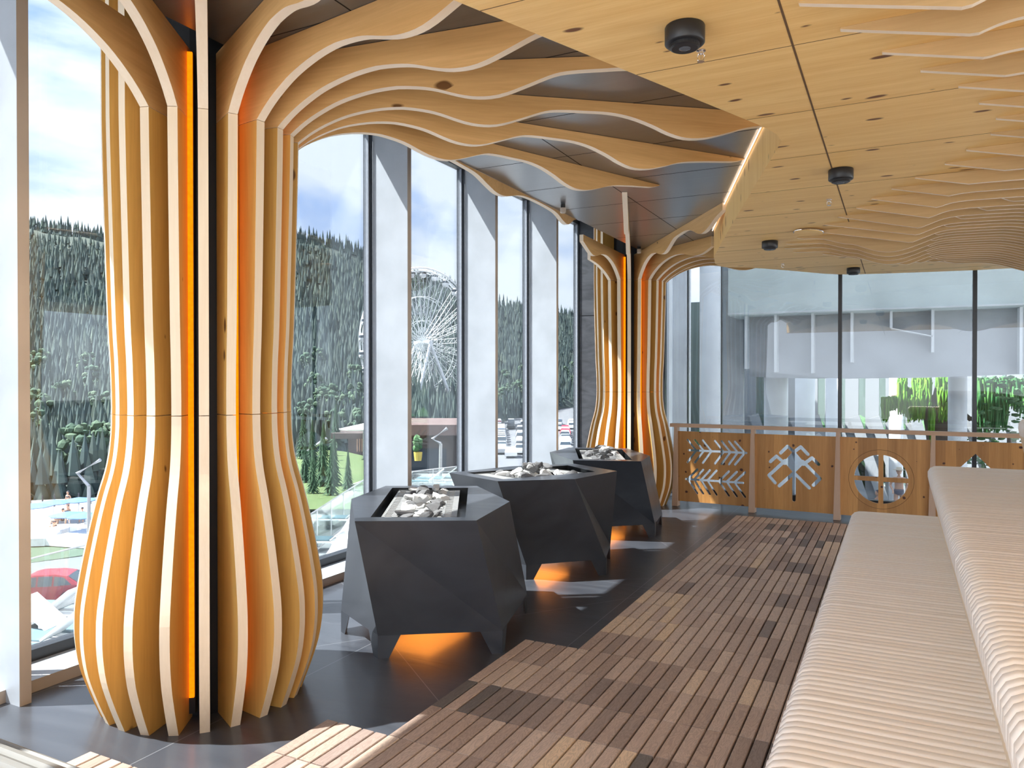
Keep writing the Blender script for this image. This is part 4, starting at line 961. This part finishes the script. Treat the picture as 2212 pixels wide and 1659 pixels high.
# lounger terrace just below the glass, balustrade
TZ = -3.4
def Tt(u, v, z=TZ): return at(u, v, z=z)
tp = [Tt(-60, 1375), Tt(62, 1322), Tt(330, 1235), Tt(655, 1215), Tt(800, 1092), Tt(1000, 1062), (-8.4, 27, TZ), (-4.7, 13, TZ), (-4.7, -4, TZ), (-12, -4, TZ)]
tag(sheet('pool_terrace', [tuple(p) for p in tp], M['paving'], th=.4), 'pale terrace deck with loungers just below the window wall', 'terrace')
bal = thing('glass_balustrade', 'frameless glass balustrade running along the outer edge of the terrace', 'balustrade', (0, 0, 0))
ptsb = [Tt(-40, 1366), Tt(62, 1320), Tt(330, 1233), Tt(650, 1212), Tt(797, 1090), Tt(1000, 1060)]
for p, q in zip(ptsb, ptsb[1:]):
    d = (q-p); l = d.length; d.normalize(); s_ = Vector((-d.y, d.x, 0))*.01
    b = MB(); b.add([p-s_, q-s_, q+s_, p+s_]+[w+Vector((0, 0, 1.05)) for w in (p-s_, q-s_, q+s_, p+s_)], [(0, 1, 2, 3), (4, 5, 6, 7), (0, 1, 5, 4), (1, 2, 6, 5), (2, 3, 7, 6), (3, 0, 4, 7)]); b.build('glass_panel', M['glass_clear'], bal)
    b = MB(); b.tube([p+Vector((0, 0, 1.07)), q+Vector((0, 0, 1.07))], .02, 6); b.build('top_rail', M['alloy'], bal)
    for k in range(int(l/1.6)+1):
        w = p+d*(k*1.6); b = MB(); b.tube([w, w+Vector((0, 0, 1.06))], .018, 5); b.build('baluster', M['alloy'], bal)
def lounger(loc, rz, label, grp):
    t = thing('sun_lounger', label, 'lounger', tuple(loc), rz, grp)
    b = MB(); b.box(-.95, .95, -.33, -.28, .28, .33); b.box(-.95, .95, .28, .33, .28, .33); b.box(-.95, -.9, -.3, .3, .28, .33); b.box(.9, .95, -.3, .3, .28, .33); b.build('frame', M['white_out'], t)
    for x in (-.8, .8):
        for y in (-.3, .3): b = MB(); b.box(x-.03, x+.03, y-.03, y+.03, .0, .28); b.build('leg', M['white_out'], t)
    b = MB(); b.box(-.93, .25, -.27, .27, .33, .36); b.build('pad', M['padblue'], t)
    b = MB(); b.box(0, .80, -.29, .29, 0, .035, 0, Matrix.Translation((.25, 0, .34)) @ Matrix.Rotation(R(-38), 4, 'Y')); b.build('backrest', M['white_out'], t); return t
L0 = lounger(Tt(85, 1415), R(20), 'white sun lounger with teal pad on the terrace below the leftmost pane', 'white loungers on the terrace')
for u, v, a in [(80, 1360, 20), (120, 1345, 20), (150, 1395, 200), (100, 1500, 20), (700, 1190, 25), (735, 1140, 25), (915, 1056, 30), (945, 1050, 20), (975, 1048, 20), (110, 1450, 20)]:
    c_ = copy_tree(L0, None, Tt(u, v), R(a)); c_['label'] = 'white sun lounger with teal pad, %s' % {(80, 1360): 'farthest out below the leftmost pane', (120, 1345): 'near the balustrade by the large column, leftmost pane', (150, 1395): 'turned the other way, leftmost pane', (100, 1500): 'hidden low against the glass, leftmost pane', (110, 1450): 'right below the sill, leftmost pane', (700, 1190): 'beside the parapet behind the large column', (735, 1140): 'beside the far part of the parapet', (915, 1056): 'leftmost below the pavilion', (945, 1050): 'middle one below the pavilion', (975, 1048): 'rightmost below the pavilion'}[(u, v)]
# pool beyond the parapet
PZ = -6.2
def oval(cu, cv, ru, rv, z, m, name, label, cat, n=28, z2=None):
    c = at(cu, cv, z=z); e1 = at(cu+ru, cv, z=z)-c; e2 = at(cu, cv+rv, z=z)-c; pts = [tuple(c+e1*math.cos(2*PI*k/n)+e2*math.sin(2*PI*k/n)) for k in range(n)]
    o = sheet(name, pts, m, th=.25); return tag(o, label, cat)
tag(sheet('pool_deck', [tuple(at(u, v, z=PZ)) for u, v in ((560, 1210), (780, 1120), (800, 1058), (560, 1062))], M['white_out'], th=.8), 'white pool surround below the parapet right of the large column', 'pool deck')
oval(695, 1082, 62, 16, PZ+.05, M['pool'], 'swimming_pool', 'pale blue oval pool seen right of the large column', 'pool')
oval(672, 1114, 26, 10, PZ+.06, M['grass'], 'planter', 'oval green planting island in the white pool deck', 'planter')
tag(sheet('pool_channel', [tuple(at(u, v, z=PZ+.05)) for u, v in ((600, 1146), (712, 1143), (722, 1134), (600, 1134))], M['pool'], th=.1), 'narrow strip of pool water nearer than the oval pool', 'pool')
pa_, pb_ = at(640, 1300, z=-2.9), at(800, 1046, z=-2.9); dv = (pb_-pa_).normalized(); sv_ = Vector((-dv.y, dv.x, 0))
b = MB(); b.add([pa_, pb_, pb_-sv_*.9, pa_-sv_*.9]+[w-Vector((0, 0, .5)) for w in (pa_, pb_, pb_-sv_*.9, pa_-sv_*.9)], [(0, 1, 2, 3), (7, 6, 5, 4), (0, 1, 5, 4), (1, 2, 6, 5), (2, 3, 7, 6), (3, 0, 4, 7)])
tag(b.build('parapet', M['white_out']), 'broad white parapet slanting between the large column and the nearest stove', 'parapet')
b = MB()
for (u, v) in ((735, 1072), (742, 1062)): pass
h0 = at(748, 1083, z=PZ)
hr = thing('pool_handrail', 'white tubular handrail going down into the pool right of the large column', 'handrail', tuple(h0))
for s_ in (0, 1.1):
    b = MB(); o_ = Vector((s_*.6, s_, 0)); b.tube([o_, o_+Vector((0, 0, .9)), o_+Vector((1.2, 1.6, 1.5)), o_+Vector((1.6, 2.2, 1.5)), o_+Vector((1.6, 2.2, .2))], .035, 6); b.build('rail_tube', M['white_out'], hr)
# grass slope with young firs
gp = [(600, 1085), (700, 1075), (808, 1045), (808, 1005), (745, 985), (700, 972), (640, 990), (590, 1000)]
def slope_pt(u, v):
    t = (v-965)/120; return at(u, v, d=(70-32*t))
b = MB(); us2 = list(range(560, 861, 20)); vs2 = [968+10*k for k in range(13)]
g = []
for u in us2:
    for k, v in enumerate(vs2):
        top = interp([(560, 998), (640, 988), (700, 972), (745, 975), (808, 990), (860, 1000)], u); vv = top+(1100-top)*k/12; g.append(slope_pt(u, vv))
b.add(g, [(i*13+j, (i+1)*13+j, (i+1)*13+j+1, i*13+j+1) for i in range(len(us2)-1) for j in range(12)])
tag(b.build('grass_slope', M['grass'], None, True), 'bright green grass slope with young firs, between the pool and the wooded hill', 'lawn')
YF_ = [(655, 990, 5.0), (726, 966, 5.0), (700, 985, 3.5), (675, 1012, 4.6), (660, 1042, 3.6), (698, 1050, 4.8), (722, 1048, 4.0), (676, 1066, 3.2), (716, 1070, 3.6), (752, 1060, 3.0)]
for k, (u, v, h) in enumerate(YF_):
    h *= .85; p = slope_pt(u, v); t = thing('young_fir', 'young fir on the grass slope, %s from the top of the slope' % ORD[sorted(YF_, key=lambda q: q[1]).index((u, v, h/.85)) if (u, v, h/.85) in YF_ else k], 'fir tree', tuple(p), 0, 'young firs on the grass slope')
    b = MB(); b.tube([(0, 0, -.2), (0, 0, h*.3)], .09, 6); b.build('trunk', M['bark'], t)
    b = MB()
    for q in range(15):
        z0 = h*(.05+.06*q); r = h*.18*(1-.062*q); n = 16; a0 = rf.uniform(0, 1); b.add([(r*math.cos(a0+2*PI*w/n)*(1 if w % 2 else .5)*rf.uniform(.85, 1.1), r*math.sin(a0+2*PI*w/n)*(1 if w % 2 else .5), z0-(.06*h if w % 2 else 0)) for w in range(n)]+[(0, 0, z0+h*.11)], [(w, (w+1) % n, n) for w in range(n)])
    b.build('foliage', M['fir'], t, False, False)
# lamps bent like a zigzag
def zigzag(P, d, label):
    t = thing('street_lamp', label, 'street lamp', (0, 0, 0), 0, 'zigzag street lamps')
    pts = [at(u, v, d=d) for u, v in P]; base = pts[0].copy(); base.z = pts[0].z; t.location = base
    b = MB(); b.tube([p-base for p in pts[:-2]], .10*d/45, 8); b.build('pole', M['alloy'], t)
    b = MB(); b.tube([p-base for p in pts[-3:]], .10*d/45, 8); b.build('arm', M['alloy'], t)
zigzag([(192, 1155), (192, 1050), (167, 1022), (217, 993)], 48, 'tall zigzag street lamp seen through the leftmost pane')
zigzag([(685, 1012), (685, 988), (665, 974), (706, 947)], 62, 'short zigzag street lamp on the grass slope')
zigzag([(951, 1050), (952, 958), (934, 948), (966, 925)], 50, 'zigzag street lamp in front of the dark building under the big wheel')
# chalet with parasol, dark building
def block(name, u0, u1, vt, vb, d, depth, m, label, cat, parts=()):
    p0 = at(u0, vb, d=d); p1 = at(u1, vb, d=d); top = at(u0, vt, d=d).z; bot = p0.z
    ex = Vector((p1.x-p0.x, p1.y-p0.y, 0)); L_ = ex.length; a = math.atan2(ex.y, ex.x); t = thing(name, label, cat, (p0.x, p0.y, bot), a)
    b = MB(); b.box(0, L_, 0, depth, 0, top-bot); b.build('wall', m, t); return t, L_, top-bot
t, L_, H_ = block('chalet', 752, 850, 945, 1000, 70, 8, M['brownwood'], 'dark timber chalet with a flat overhanging roof behind a white parasol', 'building')
b = MB(); b.box(-1.2, L_+1, -1.6, 9, H_, H_+.5); b.build('roof', M['brownwood'], t)
b = MB(); b.box(-1.5, L_+1, -3, 0, .2, .5); b.build('terrace_slab', M['white_out'], t)
b = MB()
for k in range(16): b.box(.8+.22*k, .9+.22*k, -.06, 0, H_*.45, H_*.95)
b.build('timber_screen', M['rail'], t)
parasol(at(785, 990, d=63), 2.0, 2.9, M['white_out'], 'large square white parasol on the chalet terrace')
t, L_, H_ = block('pavilion', 860, 1040, 938, 1018, 66, 9, M['brownwood'], 'dark brown pavilion with a flat roof below the big wheel', 'building')
b = MB(); b.box(-1, L_+1, -1.4, 9.5, H_, H_+.9); b.build('roof', plain('brown_roof_edge', (.17, .12, .11), .7), t)
b = MB()
b.box(1.0, 4.2, -.05, 0, 0, H_*.62); b.build('window', M['carglass'], t)
b = MB(); b.box(5.2, L_, -1.3, -.9, 0, H_+.2); b.build('side_wall', plain('grey_brown_wall', (.20, .18, .19), .7), t)
b = MB(); b.box(-1, L_, -3.5, 0, -.4, -.05); b.build('terrace_slab', M['paving'], t)
t = thing('potted_shrub', 'shrub in a yellow pot on the pavilion terrace', 'potted plant', tuple(at(903, 995, d=62)))
b = MB(); b.lathe([(.28, 0), (.36, .7)], (0, 0, 0), 12); b.build('pot', plain('yellow_pot', (.7, .55, .12), .6), t)
b = MB(); 
for q in range(10): b.ico((rf.uniform(-.3, .3), rf.uniform(-.3, .3), rf.uniform(.9, 1.9)), rf.uniform(.2, .35), 1, rf, j=.3)
b.build('foliage', M['leaf'], t)
# ------------------------------------------------------------------ ferris wheel
def ferris():
    D = 168; c = at(914, 741, d=D); s = D/FPX; Rw = 161*s; n_ = 24
    view = Vector((c.x, c.y, 0)).normalized(); aa = math.atan2(view.y, view.x)+R(41)
    t = thing('ferris_wheel', 'tall white observation wheel with lattice spokes beyond the second pane', 'ferris wheel', (c.x, c.y, GZ-.3), aa)
    hz_ = c.z-(GZ-.3); X = .9    # half width of the wheel
    P = lambda r, a, x: Vector((x, r*math.sin(a), hz_+r*math.cos(a)))
    for x in (-X, X):
        b = MB()
        for r, th in ((Rw, .24), (Rw*.955, .15), (Rw*.62, .06), (Rw*.30, .05)):
            b.tube([P(r, 2*PI*k/48, x*(1 if r > Rw*.7 else .8)) for k in range(49)], th, 4, cap=False)
        for k in range(48): b.tube([P(Rw, 2*PI*k/48, x), P(Rw*.955, 2*PI*(k+.5)/48, x)], .05, 3)
        b.build('rim', M['white_out'], t, fix=False)
    for k in range(n_):
        a = 2*PI*(k+.35)/n_; b = MB()
        w = .38/ Rw
        for x in (-X, X):
            e0 = [P(Rw*.04, a-.8, x*.7), P(Rw*.96, a-w*1.6, x)]; e1 = [P(Rw*.04, a+.8, x*.7), P(Rw*.96, a+w*1.6, x)]
            b.tube(e0, .055, 3); b.tube(e1, .055, 3)
            m_ = 13; pp = []
            for q in range(m_+1):
                f_ = q/m_; e = e0 if q % 2 else e1; pp.append(e[0].lerp(e[1], f_))
            b.tube(pp, .035, 3, cap=False)
        b.build('spoke', M['white_out'], t, fix=False)
    b = MB(); b.tube([Vector((-2.6, 0, hz_)), Vector((2.6, 0, hz_))], .55, 12); b.build('hub', M['white_out'], t)
    for x in (-2.4, 2.4):
        for yy in (-7.5, 7.5):
            b = MB(); b.tube([Vector((x, 0, hz_)), Vector((x*1.9, yy, 0))], [.28, .42], 8); b.build('support_leg', M['white_out'], t)
    b = MB(); b.box(-6, 6, -9, 9, 0, 1.0); 
    for k in range(19): b.tube([Vector((-6, -9+k, 1)), Vector((-6, -9+k, 2.1))], .05, 4)
    b.tube([Vector((-6, -9, 2.1)), Vector((-6, 9, 2.1))], .06, 4); b.build('boarding_platform', M['white_out'], t)
    for k in range(30):
        a = 2*PI*k/30; p = P(Rw*1.0, a, 0)+Vector((0, 0, -1.1)); b = MB(); b.lathe([(.35, -1.0), (.72, -.75), (.78, -.1), (.70, .45), (.3, .75)], p, 10); g_ = b.build('gondola', M['white_out'], t, True)
        b = MB(); b.lathe([(.785, -.15), (.735, .4)], p, 10); b.build('gondola_window', M['carglass'], g_)
ferris()
# ------------------------------------------------------------------ parked cars
cm = car((0, 0, 0), 0, None, '', simple=True)
def cars():
    b = cm
    me_o = b.build('parked_car', [M['carpaint'], M['carglass']]); me = me_o.data
    for p in me.polygons:
        cz = p.center.z
        if 1.0 < cz < 1.38 and abs(p.normal.z) < .8: p.material_index = 1
    bpy.data.objects.remove(me_o)
    rc = random.Random(4); cnt = 0
    for u0, u1 in ((1062, 1146), (1192, 1250)):
        d = 108.0
        while d < 186:
            c0 = at(u0, 900, d=d); c1_ = at(u1, 900, d=d); L_ = (c1_-c0).length; n = max(1, int(L_/2.8))
            ex_ = (c1_-c0).normalized(); a_ = math.atan2(ex_.y, ex_.x)+PI/2
            for k in range(n):
                if rc.random() < .08: continue
                p = c0.lerp(c1_, (k+.5)/n); o = bpy.data.objects.new('parked_car', me); COL.objects.link(o); o.location = (p.x, p.y, GZ-.3); o.rotation_euler = (0, 0, a_+(PI if rc.random() < .5 else 0)+rc.uniform(-.04, .04))
                side = 'third' if u0 < 1150 else 'fourth'
                tag(o, 'parked car %s in its line, %s line of the distant car park, %s pane' % (ORD[k], ORD[int((d-108)/5+.5)], side), 'car', 'cars in the distant car park, %s pane' % side)
            d += 5.0
cars()

# ================================================================== beyond the end glass wall: white atrium
AZF = -4.4
b = MB(); b.prism([(-3.8, 9.4), (22, 9.4), (22, 47), (-12.6, 47), (-3.85, 13.8)], AZF-.3, AZF); tag(b.build('atrium_floor', plain('atrium_stone_floor', (.36, .38, .39), .7, bscale=1)), None, None, None, 'structure').name = 'floor.001'
def ucol(u0, u1, y, label, top=9):
    x0 = ray(u0, 860); x1 = ray(u1, 860); xa, xb = x0.x/x0.y*y, x1.x/x1.y*y; r = (xb-xa)/2*.98
    b = MB(); b.lathe([(r, AZF), (r, top)], ((xa+xb)/2, y, 0), 36); tag(b.build('white_column', M['white_out'], None, True), label, 'column', 'round white columns of the atrium')
ucol(1511, 1556, 15, 'round white column just left of the first dark mullion of the end wall')
ucol(1650, 1703, 24, 'round white column below the left part of the grey canopy', 2.1)
ucol(1717, 1761, 26, 'round white column left of the middle dark mullion', 2.1)
ucol(1783, 1818, 29, 'slim white column half behind the middle dark mullion', 2.1)
ucol(1920, 1952, 31, 'white column behind the hanging green tree', 2.1)
ucol(2047, 2090, 22, 'round white column right of the hanging green tree', 2.1)
# canopy: pale beam, grey rear panel, white fins
YC = 19.0
def cx_(u, y=YC): r_ = ray(u, 760); return r_.x/r_.y*y
def cz_(u, v, y=YC): return at(u, v, y=y).z
can = thing('hanging_canopy', 'big grey hanging canopy with white vertical fins under a pale beam beyond the end glass', 'canopy', (cx_(1900), YC, 1.3))
def loc_(o): o.location = -Vector(can.location); return o
b = MB(); y1 = YC+.40
pts = [(cx_(1612, y1), cz_(1612, 684, y1)), (cx_(1612, y1), cz_(1612, 800, y1)), (cx_(1700, y1), cz_(1700, 808, y1)), (cx_(1812, y1), cz_(1812, 818, y1)), (cx_(2000, y1), cz_(2000, 816, y1)), (cx_(2212, y1), cz_(2212, 808, y1)), (cx_(2400, y1), cz_(2400, 800, y1)), (cx_(2400, y1), cz_(2400, 640, y1))]
b.prism(pts, y1, y1+2.5, 'y'); loc_(b.build('grey_panel', M['grey_out'], can))
b = MB()
for (u, vt, vb) in [(1610, 680, 797), (1674, 678, 804), (1754, 675, 806), (1839, 672, 783), (1924, 669, 708), (2014, 667, 761), (2205, 663, 808), (2320, 660, 808)]:
    x = cx_(u); z1 = cz_(u, vt); z0 = cz_(u, vb); bb = MB(); bb.box(x-.02, x+.035, YC, YC+.4, z0, z1); loc_(bb.build('fin', M['white_out'], can))
x0, x1 = cx_(1924), cx_(2014); bb = MB(); bb.add([(x0, YC, cz_(1924, 708)), (x1, YC, cz_(2014, 725)), (x1, YC+.4, cz_(2014, 725)), (x0, YC+.4, cz_(1924, 708))]+[(x0, YC, cz_(1924, 710)), (x1, YC, cz_(2014, 727)), (x1, YC+.4, cz_(2014, 727)), (x0, YC+.4, cz_(1924, 710))], [(0, 1, 2, 3), (7, 6, 5, 4), (0, 1, 5, 4), (1, 2, 6, 5), (2, 3, 7, 6), (3, 0, 4, 7)]); loc_(bb.build('sloping_fin', M['white_out'], can))
bb = MB(); bb.prism([(cx_(1578), cz_(1578, 684)), (cx_(1578), cz_(1578, 560)), (cx_(2400), cz_(2400, 520)), (cx_(2400), cz_(2400, 655))], YC-.3, YC+3.5, 'y'); loc_(bb.build('beam', M['mint'], can))
bb = MB(); bb.prism([(cx_(1578), cz_(1578, 682)), (cx_(1578), cz_(1578, 679)), (cx_(2400), cz_(2400, 652)), (cx_(2400), cz_(2400, 655))], YC-.36, YC-.3, 'y'); loc_(bb.build('beam_lip', M['white_out'], can))
b = MB(); y2 = YC+4
b.prism([(cx_(1620, y2), cz_(1620, 780, y2)), (cx_(1620, y2), cz_(1620, 814, y2)), (cx_(1760, y2), cz_(1760, 818, y2)), (cx_(1830, y2), cz_(1830, 815, y2)), (cx_(1830, y2), cz_(1830, 780, y2))], y2, y2+1, 'y'); loc_(b.build('rear_panel', M['grey_out'], can))
b = MB(); b.box(-7.5, 22, 14.2, 21.5, 6.6, 6.9); tag(b.build('canopy_shade_slab', M['white_out']), None, None, None, 'structure').name = 'shade_slab'  # unseen slab added to keep direct sun off the canopy and beam
# left return walls: tall pale panels beyond the distant column
b = MB(); b.prism([(-3.64, 9.3), (-3.70, 9.3), (-3.93, 13.8), (-12.6, 46), (-12.4, 46), (-3.86, 13.8)], AZF, 10); tag(b.build('atrium_side_wall', M['white_out']), None, None, None, 'structure').name = 'wall_left_outside'
k_ = 0
for u, y in [(1445, 11.5), (1486, 12.6), (1556, 17)]:
    r0 = ray(u, 800); x = r0.x/r0.y*y; b = MB(); b.box(max(x-1.3, -3.7), x, y, y+.2, AZF, 9); tag(b.build('white_pier', M['white_out']), ['tall white pier right behind the distant fin column', 'tall white pier left of the round white column', 'pale grey pier right of the first dark mullion'][k_], 'pier'); k_ += 1
b = MB(); r0 = ray(1588, 800); b.box(r0.x/r0.y*20-.9, r0.x/r0.y*20+.2, 20, 20.2, AZF, 9); tag(b.build('white_pier', M['grey_out']), 'wide pale pier at the left end of the hanging canopy', 'pier')
# back glazing with leaning white struts
YB = 38
M['white_frame'] = plain('atrium_frame_paint', (.27, .29, .305), .6)
bk = thing('atrium_glazing', 'far white framed glazing of the atrium with slanting struts', 'glazing', (0, YB, AZF))
def bx_(u): r_ = ray(u, 850); return r_.x/r_.y*YB
for u in list(range(1620, 2260, 44)):
    x = bx_(u); b = MB(); b.box(x-.28, x+.28, 0, .4, 0, 8); b.build('mullion', M['white_frame'], bk)
    b = MB(); M4 = Matrix.Translation((x+.2, -.3, 1.2)) @ Matrix.Rotation(R(-18), 4, 'Y'); b.box(-.22, .22, 0, .2, -1.5, 3.0, 0, M4); b.build('strut', M['white_frame'], bk)
for z in (1.2, 2.3, 3.3):
    b = MB(); b.box(bx_(1600), bx_(2260), -.1, .1, z, z+.10); b.build('transom', M['white_frame'], bk)
b = MB(); b.box(bx_(1600), bx_(2260), .2, .24, 0, 8); b.build('glass_panel', M['glass_clear'], bk)
b = MB()
for k in range(420): b.ico((rf.uniform(-9.5, 22), rf.uniform(40, 44), rf.uniform(AZF+.2, AZF+3.3)), rf.uniform(.3, .7), 1, rf, j=.3)
tag(b.build('garden_shrubs', M['leaf'], None, False, False), 'soft green garden planting seen through the far atrium glazing', 'shrubs', None, 'stuff')
b = MB(); b.box(-12.2, 25, 46, 46.4, AZF, 6); tag(b.build('back_wall', plain('hazy_green_garden_wall', (.19, .24, .225), .8, bscale=.6)), None, None, None, 'structure').name = 'wall_back_outside'  # dull green paints the garden's haze into the wall colour
# hanging tree
ty = 25.0
def tx(u, v, y=ty): return at(u, v, y=y)
tr0 = tx(2035, 960); tree = thing('hanging_tree', 'tree with bright green trailing foliage hanging from its branches before the white columns', 'tree', (tr0.x, tr0.y, AZF))
def rel(p): return Vector(p)-Vector(tree.location)
b = MB(); b.tube([rel((tr0.x, ty, AZF)), rel(tx(2040, 980)), rel(tx(2032, 935)), rel(tx(2028, 900)), rel(tx(2036, 870)), rel(tx(2042, 820)), rel(tx(2046, 760))], [.55, .42, .40, .42, .30, .22, .12], 10)
b.build('trunk', M['bark'], tree, True)
for P_ in ([(2030, 905), (2012, 893), (2000, 880), (1988, 866)], [(2036, 870), (2020, 858), (2000, 858), (1960, 855), (1925, 855)], [(2034, 880), (2060, 875), (2095, 905), (2130, 898), (2180, 890)]):
    b = MB(); b.tube([rel(tx(u, v)) for u, v in P_], [.16]+[.08]*(len(P_)-2)+[.03], 6); b.build('branch', M['bark'], tree, True)
def strands(name, spec, m, y_j=1.2):
    b = MB()
    for (u0, u1, vt0, vt1, ln, n) in spec:
        for k in range(n):
            u = rf.uniform(u0, u1); v = rf.uniform(vt0, vt1); p = tx(u, v, ty+rf.uniform(-y_j, y_j)); p = rel(p); l = ln*rf.uniform(.6, 1.1)
            q = [p+Vector((rf.uniform(-.03, .03), rf.uniform(-.03, .03), -l*f_)) for f_ in (0, .5, 1)]; b.tube(q, [.035, .03, .012], 4, cap=False)
    o = b.build(name, m, tree, False, False); o['kind'] = 'stuff'; return o
strands('trailing_foliage', [(1941, 1957, 816, 830, .85, 220), (1906, 1920, 857, 862, .62, 130), (1920, 1940, 855, 862, .35, 70), (1962, 1998, 852, 868, .55, 420), (1985, 2010, 812, 842, .55, 320), (1972, 1990, 812, 850, .5, 90), (2025, 2068, 812, 850, .55, 420), (2008, 2018, 865, 895, .8, 110), (2028, 2050, 858, 880, .45, 130), (1956, 1970, 835, 875, .5, 120)], M['moss'])
strands('shaded_foliage', [(2106, 2160, 815, 850, 1.1, 420), (2120, 2175, 840, 870, .8, 300), (2160, 2212, 815, 850, .6, 200)], M['moss_shaded'])
t = thing('atrium_shrub', 'dark leafy shrub standing right of the third dark mullion behind the handrail', 'shrub', tuple(at(2180, 990, y=24)))
b = MB(); b.tube([(0, 0, -2), (0, 0, .6)], .06, 6); b.build('stem', M['bark'], t)
b = MB()
for k in range(260):
    a = rf.uniform(0, 6.28); r_ = 1.1*math.sqrt(rf.random()); z = rf.uniform(-.4, 2.2); b.ico((r_*math.cos(a)*(1-.2*z), r_*math.sin(a), z), rf.uniform(.05, .11), 1, rf, sc=(1, 1, .5), j=.3)
b.build('foliage', M['leaf'], t, False, False)
# bathers seen through the round cutout
yp = 30.0
p = at(1942, 1012, y=yp); person((p.x, yp, p.z-1.76), R(185), 'person in a sun hat and patterned swimwear seen through the round carved opening', M['skin'], M['swim'], M['hat'], 1.76, 'stand')
p = at(1897, 1030, y=yp+1); person((p.x, yp+1, AZF+.01), R(120), 'person mostly hidden by the cross bar of the round carved opening', M['skin2'], M['dark'], None, 1.65, 'stand')
# ------------------------------------------------------------------ end
